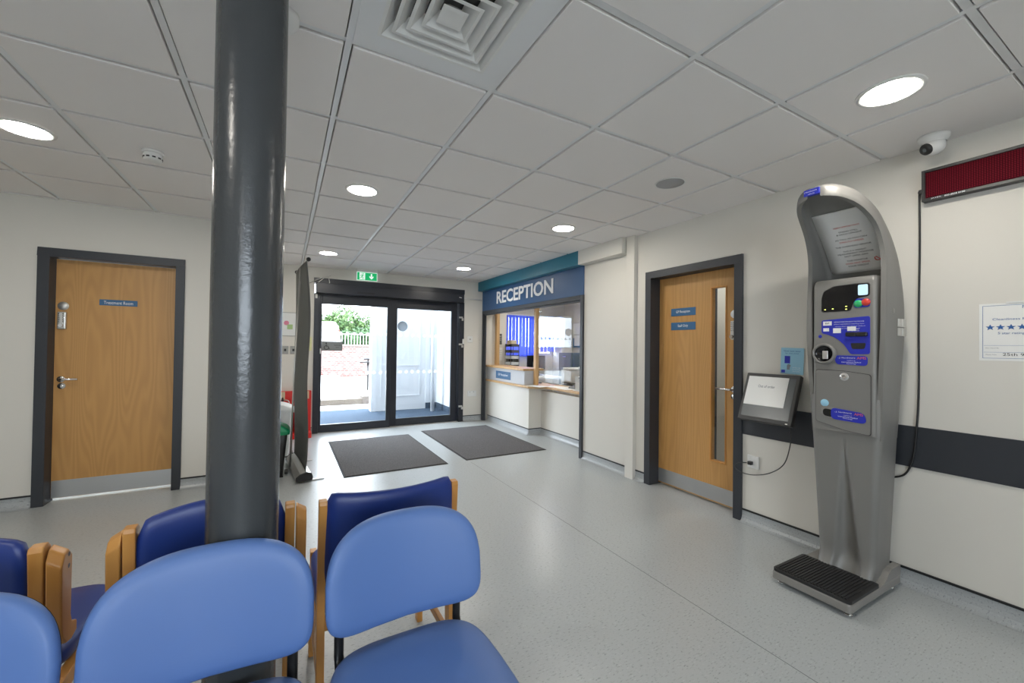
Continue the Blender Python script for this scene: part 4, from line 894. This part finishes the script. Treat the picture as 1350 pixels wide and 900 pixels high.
# ------------------------------------------------------------------ check-in screen, flyer, socket, cables
def checkin():
    t = thing('check_in_screen', 'black wall-mounted check-in screen with Out of order paper, beside the kiosk', 'screen', (3.09, 1.65, .82))
    T0 = Vector((3.055, 0, 1.150)); T1 = Vector((2.925, 0, .815)); up = (T0-T1).normalized(); n = Vector((-up.z, 0, up.x)); H = (T0-T1).length; c = (T0+T1)/2; yc = 1.647; hw = .183; Yv = Vector((0, 1, 0))
    C = c+Yv*yc
    MB().obox(C-n*.020, (Yv, up, n), (hw, H/2, .020), .006, 2).build('casing', 'dark_grey_plastic', t)
    MB().obox(C+n*.0008, (Yv, up, n), (hw-.022, H/2-.030, .0008)).build('display', 'screen_grey', t)
    MB().box((3.060, 1.55, .90), (3.112, 1.74, 1.02), .004, 1).build('wall_bracket', 'black_plastic', t)
    MB().obox(C-up*(H/2-.012)-Yv*(hw-.03)+n*.001, (Yv, up, n), (.007, .003, .001)).build('power_light', 'satin_silver', t)
    p = thing('paper_notice', 'white Out of order paper taped on the black check-in screen', 'notice', tuple(C+n*.003))
    pc = C+n*.0035+up*.045+Yv*.022; MB().obox(pc, (Yv, up, n), (.138, .108, .0006)).build('sheet', 'paper', p)
    text_mb([('Out of order', 0, .035, .115, .020)], pc, -Yv, up, n, depth=.0012, bold=.008).build('lettering', 'grey_ink', p)
checkin()
t = thing('blue_flyer', 'light blue information flyer on wall just above the check-in screen', 'flyer', (3.11, 1.55, 1.15))
a = .03; R_ = Vector((0, -math.cos(a), math.sin(a)*-1)); U_ = Vector((0, -math.sin(a), math.cos(a))); c = Vector((3.108, 1.548, 1.245))
MB().obox(c, (R_, U_, Vector((1, 0, 0))), (.074, .092, .001)).build('sheet', 'sky_blue', t)
text_mb([('Never been easier', 0, .070, .11, .012), ('to see your', 0, .052, .09, .010)], c, R_, U_, (-1, 0, 0), depth=.0015).build('heading', 'blue_ink', t)
q = MB(); q.obox(c-R_*.030+U_*.008-Vector((.0015, 0, 0)), (R_, U_, Vector((1, 0, 0))), (.018, .026, .0004)); q.obox(c-R_*.055-U_*.075-Vector((.0015, 0, 0)), (R_, U_, Vector((1, 0, 0))), (.012, .010, .0004)); q.build('phone_picture', 'label_blue', t)
q = MB(); q.lathe([(0, .0012), (.013, .0012)], c-R_*.02-U_*.035, (-1, 0, 0), 6); q.obox(c-R_*.022-U_*.050-Vector((.0015, 0, 0)), (R_, U_, Vector((1, 0, 0))), (.009, .012, .0004)); q.build('hand_picture', 'grey_ink', t)
text_mb([('scan the code', .03, -.045, .05, .006), ('download the app', .03, -.058, .055, .006), ('book online', .03, -.071, .045, .006)], c, R_, U_, (-1, 0, 0), depth=.0015).build('small_print', 'white_ink', t)
t = thing('wall_socket', 'white wall socket low between door frame and kiosk', 'socket', (XR, 1.816, .42))
MB().box((XR-.010, 1.773, .425), (XR, 1.859, .520), .003, 2).build('plate', 'white_plastic', t)
MB().box((XR-.013, 1.835, .490), (XR-.010, 1.848, .506), .001, 1).build('switch', 'white_plastic', t)
MB().box((XR-.040, 1.812, .452), (XR-.010, 1.842, .478), .004, 1).build('plug', 'black_plastic', t)
def smooth_path(pts, n=8):
    o_ = []; P_ = [Vector(p) for p in pts]
    for i in range(len(P_)-1):
        p = [P_[max(0, min(len(P_)-1, i+d))] for d in (-1, 0, 1, 2)]
        for k in range(n):
            f = k/n; o_.append(.5*((2*p[1])+(-p[0]+p[2])*f+(2*p[0]-5*p[1]+4*p[2]-p[3])*f*f+(-p[0]+3*p[1]-3*p[2]+p[3])*f**3))
    o_.append(P_[-1]); return o_
tag(MB().tube(smooth_path([(2.99, 1.51, .82), (3.02, 1.512, .76), (3.05, 1.53, .66), (3.07, 1.58, .52), (3.08, 1.68, .43), (3.07, 1.80, .385), (3.06, 1.90, .39), (3.05, 1.925, .425), (3.06, 1.89, .455), (3.07, 1.842, .465)]), .0035, 8).build('screen_cable', 'dark_grey_plastic'), 'thin grey cable looping from the check-in screen to the wall socket', 'cable')
tag(MB().tube(smooth_path([(XR-.018, .889, 2.212), (XR-.008, .890, 2.19), (XR-.006, .889, 1.9), (XR-.006, .893, 1.5), (XR-.006, .893, 1.1), (XR-.014, .900, .88), (XR-.014, .915, .72), (XR-.01, .945, .63), (XR-.01, .99, .595), (XR-.01, 1.04, .59)]), .005, 8).build('display_cable', 'black_plastic'), 'black cable hanging from the red display down behind the kiosk', 'cable')

# ------------------------------------------------------------------ LED display and cleanliness certificate
t = thing('led_display', 'black scrolling display with dark red dot matrix high on right wall', 'display', (3.08, .4, 2.15))
y0, y1, z0, z1 = -.25, .868, 2.148, 2.318
m = MB(); b_ = .014; X0 = XR-.055
m.box((X0, y0, z0), (XR-.004, y1, z0+b_)); m.box((X0, y0, z1-b_), (XR-.004, y1, z1)); m.box((X0, y0, z0+b_), (XR-.004, y0+b_, z1-b_)); m.box((X0, y1-b_, z0+b_), (XR-.004, y1, z1-b_)); m.box((X0+.02, y0+b_, z0+b_), (XR-.004, y1-b_, z1-b_))
m.build('casing', 'black_plastic', t); p = MB().box((X0+.008, y0+b_, z0+b_), (X0+.0195, y1-b_, z1-b_)).build('matrix_panel', 'led_red', t)
m = MB(); yy = y1-b_-.008
while yy > .30:
    zz = z0+b_+.012
    while zz < z1-b_-.004: m.face([(X0+.0072, yy-.0024, zz-.0024), (X0+.0072, yy+.0024, zz-.0024), (X0+.0072, yy+.0024, zz+.0024), (X0+.0072, yy-.0024, zz+.0024)]); zz += .0088
    yy -= .0088
m.build('dot_matrix', 'led_dot', p, weld=False)
text_mb([('JAYEX', -.035, 0, .040, .0075), ('020-8838 8100', .035, 0, .075, .0075)], (X0, .775, z0+.007), **RW).build('lettering', 'white_ink', t)
MB().box((XR-.03, y1, 2.20), (XR-.008, y1+.02, 2.225), .003, 1).build('cable_gland', 'black_plastic', t)
t = thing('cleanliness_certificate', 'laminated white cleanliness rating sheet with blue stars on right wall', 'certificate', (XR, .50, 1.28))
y0, y1, z0, z1 = .28, .666, 1.281, 1.568; X0 = XR-.002
MB().box((X0, y0, z0), (XR, y1, z1)).build('laminated_sheet', 'paper', t)
m = MB(); f_ = .012
for a0, a1, c0, c1 in ((y0+f_, y1-f_, z1-f_, z1-f_+.0015), (y0+f_, y1-f_, z0+f_, z0+f_+.0015), (y1-f_-.0015, y1-f_, z0+f_, z1-f_), (y0+f_, y0+f_+.0015, z0+f_, z1-f_), (y0+f_, y1-f_-.004, z0+.076, z0+.077), (y0+f_, y1-f_-.004, z0+.042, z0+.043)): m.box((X0-.0008, a0, c0), (X0, a1, c1))
m.build('border', 'blue_ink', t)
cz = 1.448
for k in range(5):
    cy = .628-k*.034; m = MB(); m.face([(X0-.0012, cy-.0165*(1 if j % 2 == 0 else .42)*math.sin(PI*j/5), cz+.0155*(1 if j % 2 == 0 else .42)*math.cos(PI*j/5)) for j in range(10)]); m.build('blue_star', 'blue_ink', t)
m = MB()
text_mb([('Cleanliness Rating', .012, .039, .145, .014), ('5 star rating', .0, -.031, .085, .014), ('NHS', .055, .098, .04, .014)], (X0, .560, cz), **RW, mb=m)
m.build('heading', 'blue_ink', t)
text_mb([('Date Cleaned By', -.050, -.104, .045, .006), ('Expiry Date', -.053, -.137, .036, .006)], (X0, .572, cz), **RW).build('small_print', 'grey_ink', t)
text_mb([('25th 9 May', .045, -.137, .12, .018)], (X0, .572, cz), **RW).build('handwriting', 'black_ink', t)
MB().box((XR-.006, .50, 1.566), (XR-.0005, .575, 1.574)).build('sheet_clip', 'bin_white', t)

# ------------------------------------------------------------------ far wall details
t = thing('double_socket', 'white double wall socket low on far wall right of entrance', 'socket', (2.93, YF, .41)); MB().box((2.83, YF-.010, .43), (3.0, YF, .53), .003, 1).build('plate', 'bin_white', t)
q = MB(); [q.box((x, YF-.012, .50), (x+.012, YF-.010, .515)) for x in (2.87, 2.94)]; q.build('switches', 'sticker_grey', t)
t = thing('light_switch', 'white wall plate at eye level right of entrance door', 'switch', (2.87, YF, 1.38)); MB().box((2.815, YF-.010, 1.385), (2.915, YF, 1.50), .003, 1).build('plate', 'bin_white', t); MB().box((2.852, YF-.013, 1.43), (2.878, YF-.010, 1.455), .002, 1).build('rocker', 'sticker_grey', t)
def plate_switch(x, lab):
    t = thing('wall_switch', lab, 'switch', (x, YF, 1.17), 'grey wall plates left of the entrance'); MB().box((x-.042, YF-.010, 1.175), (x+.042, YF, 1.29), .003, 1).build('plate', 'sticker_grey', t); MB().box((x-.014, YF-.013, 1.215), (x+.014, YF-.010, 1.25), .002, 1).build('rocker', 'black_plastic', t)
plate_switch(.0, 'grey wall plate beside column edge, under the small poster'); plate_switch(.105, 'grey wall plate next to the banner pole, under the small poster')
t = thing('wall_poster', 'small white poster with coloured picture behind the banner pole', 'poster', (.03, YF, 1.44))
MB().box((-.12, YF-.010, 1.43), (.155, YF-.001, 1.775), .001, 1).build('frame', 'sticker_grey', t); MB().box((-.11, YF-.012, 1.44), (.145, YF-.0105, 1.765)).build('sheet', 'bin_white', t)
mat('poster_pink', (.62, .20, .30), .6)
q = MB(); q.lathe([(0, .001), (.035, .001)], (.01, YF-.0125, 1.62), (0, -1, 0), 7); q.build('pink_figure', 'poster_pink', t)
q = MB(); q.box((.02, YF-.0140, 1.53), (.09, YF-.0125, 1.60), .0005, 1); q.build('green_figure', 'pale_green', t)
t = thing('safety_notice', 'yellow and green notice on wall between banner and entrance door', 'notice', (.29, YF, 1.22))
MB().box((.25, YF-.004, 1.225), (.342, YF, 1.425)).build('sheet', 'yellow_sign', t)
MB().lathe([(0, .006), (.018, .006), (.02, 0)], (.27, YF-.004, 1.445), (0, -1, 0), 20).build('black_disc', 'black_plastic', t)
text_mb([('Action', 0, .05, .06, .014), ('in case of', 0, .02, .07, .012), ('fire', 0, -.015, .04, .014), ('exit here', 0, -.05, .06, .012)], (.296, YF-.004, 1.32), **BW).build('lettering', 'pale_green', t)
# fire point with extinguisher
t = thing('fire_point_stand', 'red fire extinguisher stand on floor beside the entrance door', 'stand', (.05, 6.6, 0))
MB().box((-.27, 6.62, 0), (.345, 6.69, .645), .006, 1).build('back_panel', 'fire_red', t)
MB().box((-.27, 6.40, 0), (.345, 6.62, .075), .006, 1).build('tray', 'fire_red', t)
MB().box((.245, 6.617, .53), (.315, 6.62, .64)).build('label_plate', 'cream_label', t)
MB().box((-.06, 6.617, .53), (.01, 6.62, .64)).build('label_plate', 'cream_label', t)
def ext(x, lab):
    t = thing('fire_extinguisher', lab, 'fire extinguisher', (x, 6.53, .076), 'extinguishers on the red stand')
    MB().lathe([(0, 0), (.066, 0), (.070, .01), (.070, .36), (.055, .41), (.022, .43), (.02, .45)], (x, 6.52, .0765), (0, 0, 1), 28).build('cylinder', 'fire_red', t, smooth=True)
    m = MB(); m.box((x-.015, 6.44, .525), (x+.015, 6.54, .55), .004, 1); m.box((x-.01, 6.42, .56), (x+.01, 6.54, .572), .003, 1); m.build('handle', 'black_plastic', t)
    MB().tube(smooth_path([(x+.02, 6.52, .535), (x+.075, 6.50, .52), (x+.086, 6.49, .42), (x+.082, 6.49, .26)]), .008, 8).build('hose', 'satin_silver', t)
ext(.20, 'red fire extinguisher with pale hose half hidden behind the banner'); ext(-.02, 'red fire extinguisher behind the bins and banner pole')

# ------------------------------------------------------------------ roller banner seen edge on
t = thing('roller_banner', 'grey roller banner stand seen edge on beside the column', 'banner', (.17, 4.8, 0))
A = Vector((.175, 4.36, 0)); B = Vector((.095, 5.20, 0)); dv = (B-A).normalized(); nv = Vector((dv.y, -dv.x, 0)); Z = Vector((0, 0, 1))
cs = MB(); prof = [(-.065, .02), (-.065, .055), (-.03, .085), (.025, .10), (.065, .085), (.075, .05), (.07, .02)]
cs.loft([[P_-nv*(-0)+nv*a_*-1*-1+Z*z_ for a_, z_ in prof] for P_ in (A, B)], smooth=False); cs.build('cassette', 'satin_silver', t, bevel=.004)
for P_, s_ in ((A, -1), (B, 1)):
    q = MB(); q.loft([[P_+dv*s_*k+nv*a_*1.05+Z*(z_*1.03) for a_, z_ in prof] for k in (0, .018)], smooth=False); q.build('end_cap', 'black_plastic', t, bevel=.004)
secs = []; N = 26
for k in range(N+1):
    s_ = k/N; z_ = .09+s_*2.03; w_ = .014*math.sin(s_*9.5+.6)+.010*math.sin(s_*4); row = []
    for j in range(9):
        f = j/8; q_ = A.lerp(B, f); row.append(q_+nv*(.01+w_*(1-f*.6)+.012*math.sin(f*3+s_*3)+s_*.0)+Z*z_)
    secs.append(row)
m = MB(); m.loft(secs, closed=False, caps=False); sh = m.build('fabric', 'banner_grey', t, smooth=True); sh.modifiers.new('s', 'SOLIDIFY').thickness = .002
top = 2.125
MB().tube([A+nv*.006+Z*top-dv*.005, B+nv*.004+Z*top], .010, 10).build('top_rail', 'satin_silver', t)
for P_ in (A-dv*.01, B): MB().lathe([(0, -.022), (.018, -.015), (.020, 0), (.018, .015), (0, .022)], P_+nv*.005+Z*(top+.005), tuple(dv), 14).build('rail_cap', 'black_plastic', t)
mid = A.lerp(B, .5)
MB().tube([mid-nv*.07+Z*.06, mid-nv*.05+Z*1.0, mid-nv*.008+Z*(top-.01)], .009, 10).build('support_pole', 'satin_silver', t)
for P_ in (A.lerp(B, .06), A.lerp(B, .94)):
    q = MB(); q.obox(P_+nv*.06+Z*.008, (nv, dv, Z), (.13, .015, .003)); q.build('swing_foot', 'satin_silver', t)

# ------------------------------------------------------------------ bins behind the column
def pedal_bin(x0, x1, y0, y1, zb, zt, body, lid, lab):
    t = thing('pedal_bin', lab, 'bin', ((x0+x1)/2, (y0+y1)/2, 0), 'pedal bins behind the column')
    m = MB(); m.loft([[(x, y, z) for x, y in rrect(x0+.03*k, y0+.015*k, x1-.035*k, y1-.015*k, .03)] for k, z in ((1, .012), (0, zb))]); m.build('body', body, t, bevel=.004)
    m = MB(); m.loft([[(x, y, z) for x, y in rrect(x0+i, y0-.008+i, x1+.02-e_, y1+.008-i, .035)] for i, e_, z in ((0, 0, zb), (-.002, -.004, zb+.03), (.004, .02, zb+(zt-zb)*.55), (.02, .09, zt-.012), (.05, .12, zt))]); m.build('lid', lid, t, smooth=False)
    MB().box((x1-.02, (y0+y1)/2-.06, .012), (x1+.01, (y0+y1)/2+.06, .03), .004, 1).build('pedal', 'black_plastic', t)
    q = MB(); q.box((x0+.02, y0+.02, 0), (x1-.03, y1-.02, .014)); q.build('foot', 'black_plastic', t)
pedal_bin(-.30, .035, 4.62, 4.90, .42, .53, 'black_plastic', 'bin_green', 'dark pedal bin with green lid just right of the column')
pedal_bin(-.30, .09, 5.42, 5.74, .52, .62, 'bin_white', 'bin_white', 'white pedal bin behind the green-lidded one')

# ------------------------------------------------------------------ outside the entrance
struct('ground', MB().box((-14, 8.9, -.12), (22, 60, -.002)), 'concrete'); struct('ground_south', MB().box((-14, -20, -.12), (22, -3.15, -.05)), 'concrete')
struct('floor_porch', MB().box((-3.0, 6.832, -.12), (3.38, 8.9, -.001)), 'ext_mat')
w = MB(); w.box((1.52, 8.42, 0), (3.2, 8.62, 3.2)); w.box((2.84, YF+.25, 0), (3.05, 8.42, 3.2)); struct('wall_porch', w, 'ext_white')
w = MB(); w.box((1.50, 8.412, 0), (1.60, 8.63, 3.2)); w.box((2.60, 8.405, .1), (2.68, 8.42, 3.2)); struct('trim_6', w, 'ext_white')
w = MB()
for a, b, c, d_ in ((1.68, 2.48, .90, .915), (1.68, 2.48, .28, .30), (1.68, 1.70, .3, 2.2), (2.46, 2.48, .3, 2.2), (1.68, 2.48, 2.18, 2.20)): w.box((a, 8.408, c), (b, 8.42, d_))
struct('trim_7', w, 'ext_white')
w = MB(); w.box((2.60, 8.398, 0), (2.84, 8.404, .12)); w.box((2.826, YF+.26, 0), (2.84, 8.39, .12)); struct('baseboard_porch', w, 'ext_mat')
struct('porch_sun_block', MB().box((-6, YF+.255, 3.40), (3.4, 7.65, 3.5)), 'ext_white'); struct('wall_sun_block', MB().box((-6, YF+.10, ZC+.23), (3.6, YF+.25, 3.5)), 'ext_white')  # unseen slab and wall added to keep direct sun off the porch
tag(MB().tube([(2.62, 8.0, 0), (2.62, 8.0, 3.2)], .04, 16).build('drainpipe', 'ext_white'), 'white round downpipe in the corner of the porch outside', 'pipe')
k = thing('garden_kerb', 'low brick and stone kerb across the sunlit pavement', 'kerb', (1, 9.7, 0))
MB().box((-6, 9.60, 0), (1.52, 9.90, .12)).build('brick_course', 'kerb_brick', k, bevel=.005); MB().box((1.52, 9.58, 0), (1.85, 9.92, .17)).build('end_stone', 'stone_dark', k, bevel=.01)
MB().box((-6, 9.90, 0), (1.85, 17.6, .10)).build('raised_paving', 'concrete', k)
bw = thing('boundary_wall', 'old red brick boundary wall across the car park', 'wall', (2, 18, 0))
MB().box((-14, 18.0, 0), (22, 18.3, 1.25)).build('brickwork', 'brickwork', bw); MB().box((-14, 17.96, 1.25), (22, 18.34, 1.33)).build('coping', 'stone_dark', bw)
fe = thing('railing', 'thin grey metal railing on top of the brick wall', 'railing', (4, 18.15, 1.33))
m = MB(); [m.box((x*.12, 18.14, 1.33), (x*.12+.018, 18.158, 1.78)) for x in range(8, 60)]; m.box((.9, 18.135, 1.74), (7.3, 18.165, 1.77)); m.build('bars', 'sticker_grey', fe)
ps = thing('bollard_light', 'black post with small lamp head on the pavement outside', 'post', (1.97, 11.5, .1))
MB().tube([(1.96, 11.5, .10), (1.96, 11.5, .84)], .028, 12).build('post', 'black_metal', ps); MB().box((1.74, 11.42, .84), (2.04, 11.58, .875), .008, 1).build('head', 'black_metal', ps); MB().box((1.84, 11.43, .92), (2.06, 11.57, .96), .008, 1).build('cap', 'black_metal', ps); MB().tube([(1.96, 11.5, .86), (1.96, 11.5, .94)], .02, 10).build('neck', 'black_metal', ps)
v = thing('white_van', 'white van parked behind the boundary wall', 'van', (.6, 20.5, 0))
pf = [(0, .35), (0, 1.4), (.14, 2.15), (.28, 2.32), (2.5, 2.32), (2.66, 2.15), (2.8, 1.4), (2.8, .35)]
MB().prism([(2.18-a_*.93, z_) for a_, z_ in pf], 'y', 19.6, 23.5).build('body', 'ext_white', v, bevel=.05)
m = MB(); m.box((.20, 19.585, 1.62), (1.95, 19.60, 1.66)); m.box((.20, 19.585, 1.78), (1.95, 19.60, 1.81)); m.box((.20, 19.585, 1.93), (1.75, 19.60, 1.95)); m.build('door_lines', 'sticker_grey', v)
for x in (.0, 1.75): MB().tube([(x, 20.3, .36), (x+.22, 20.3, .36)], .35, 20).build('wheel', 'black_plastic', v)
MB().box((2.02, 19.57, 1.90), (2.10, 19.60, 1.96)).build('rear_lamp', 'fire_red', v)
def tree(x, y, h, r, n, leafm, lab, seed):
    rnd_ = random.Random(seed); t = thing('leafy_tree', lab, 'tree', (x, y, 0), 'trees beyond the boundary wall'); m = MB()
    blobs = [(Vector((x+(k/17-.5)*1.9*r, y+rnd_.uniform(-.6, .6), h-r*.85+rnd_.uniform(-r, r)*.45)), r*rnd_.uniform(.36, .5)) for k in range(18)]
    for _ in range(n):
        c, br = rnd_.choice(blobs); d = Vector((rnd_.gauss(0, 1), rnd_.gauss(0, 1), rnd_.gauss(0, 1))).normalized(); p = c+d*br*rnd_.uniform(.7, 1.05)
        a = Vector((rnd_.gauss(0, 1), rnd_.gauss(0, 1), rnd_.gauss(0, 1))).normalized(); b_ = a.cross(d+Vector((.01, 0, 0))).normalized(); s_ = rnd_.uniform(.05, .11)
        m.face([p-a*s_, p+b_*s_*.6, p+a*s_, p-b_*s_*.6])
    m.build('foliage', leafm, t, weld=False)
    MB().tube([(x, y, 0), (x+.05, y, h*.5), (x, y, h-r*.6)], [.13, .10, .05], 8).build('trunk', 'bark', t)
for i, (x, y, h, r, lf, lab) in enumerate(((-3.0, 25.5, 3.5, 1.8, 'leaf', 'bright green tree at the left edge of the door glass'), (2.9, 25.3, 3.5, 2.0, 'leaf', 'bright green tree right of the white van, highest over the wall'), (8.4, 25.8, 3.6, 1.8, 'leaf', 'bright green tree at the right, hidden by the white porch'), (3.05, 21.2, 2.15, .6, 'leaf_dark', 'darker low bush just right of the white van'), (4.8, 21.2, 2.2, .65, 'leaf_dark', 'darker low bush beside the white porch edge'))):
    tree(x, y, h, r, 13000, lf, lab, 11+i)
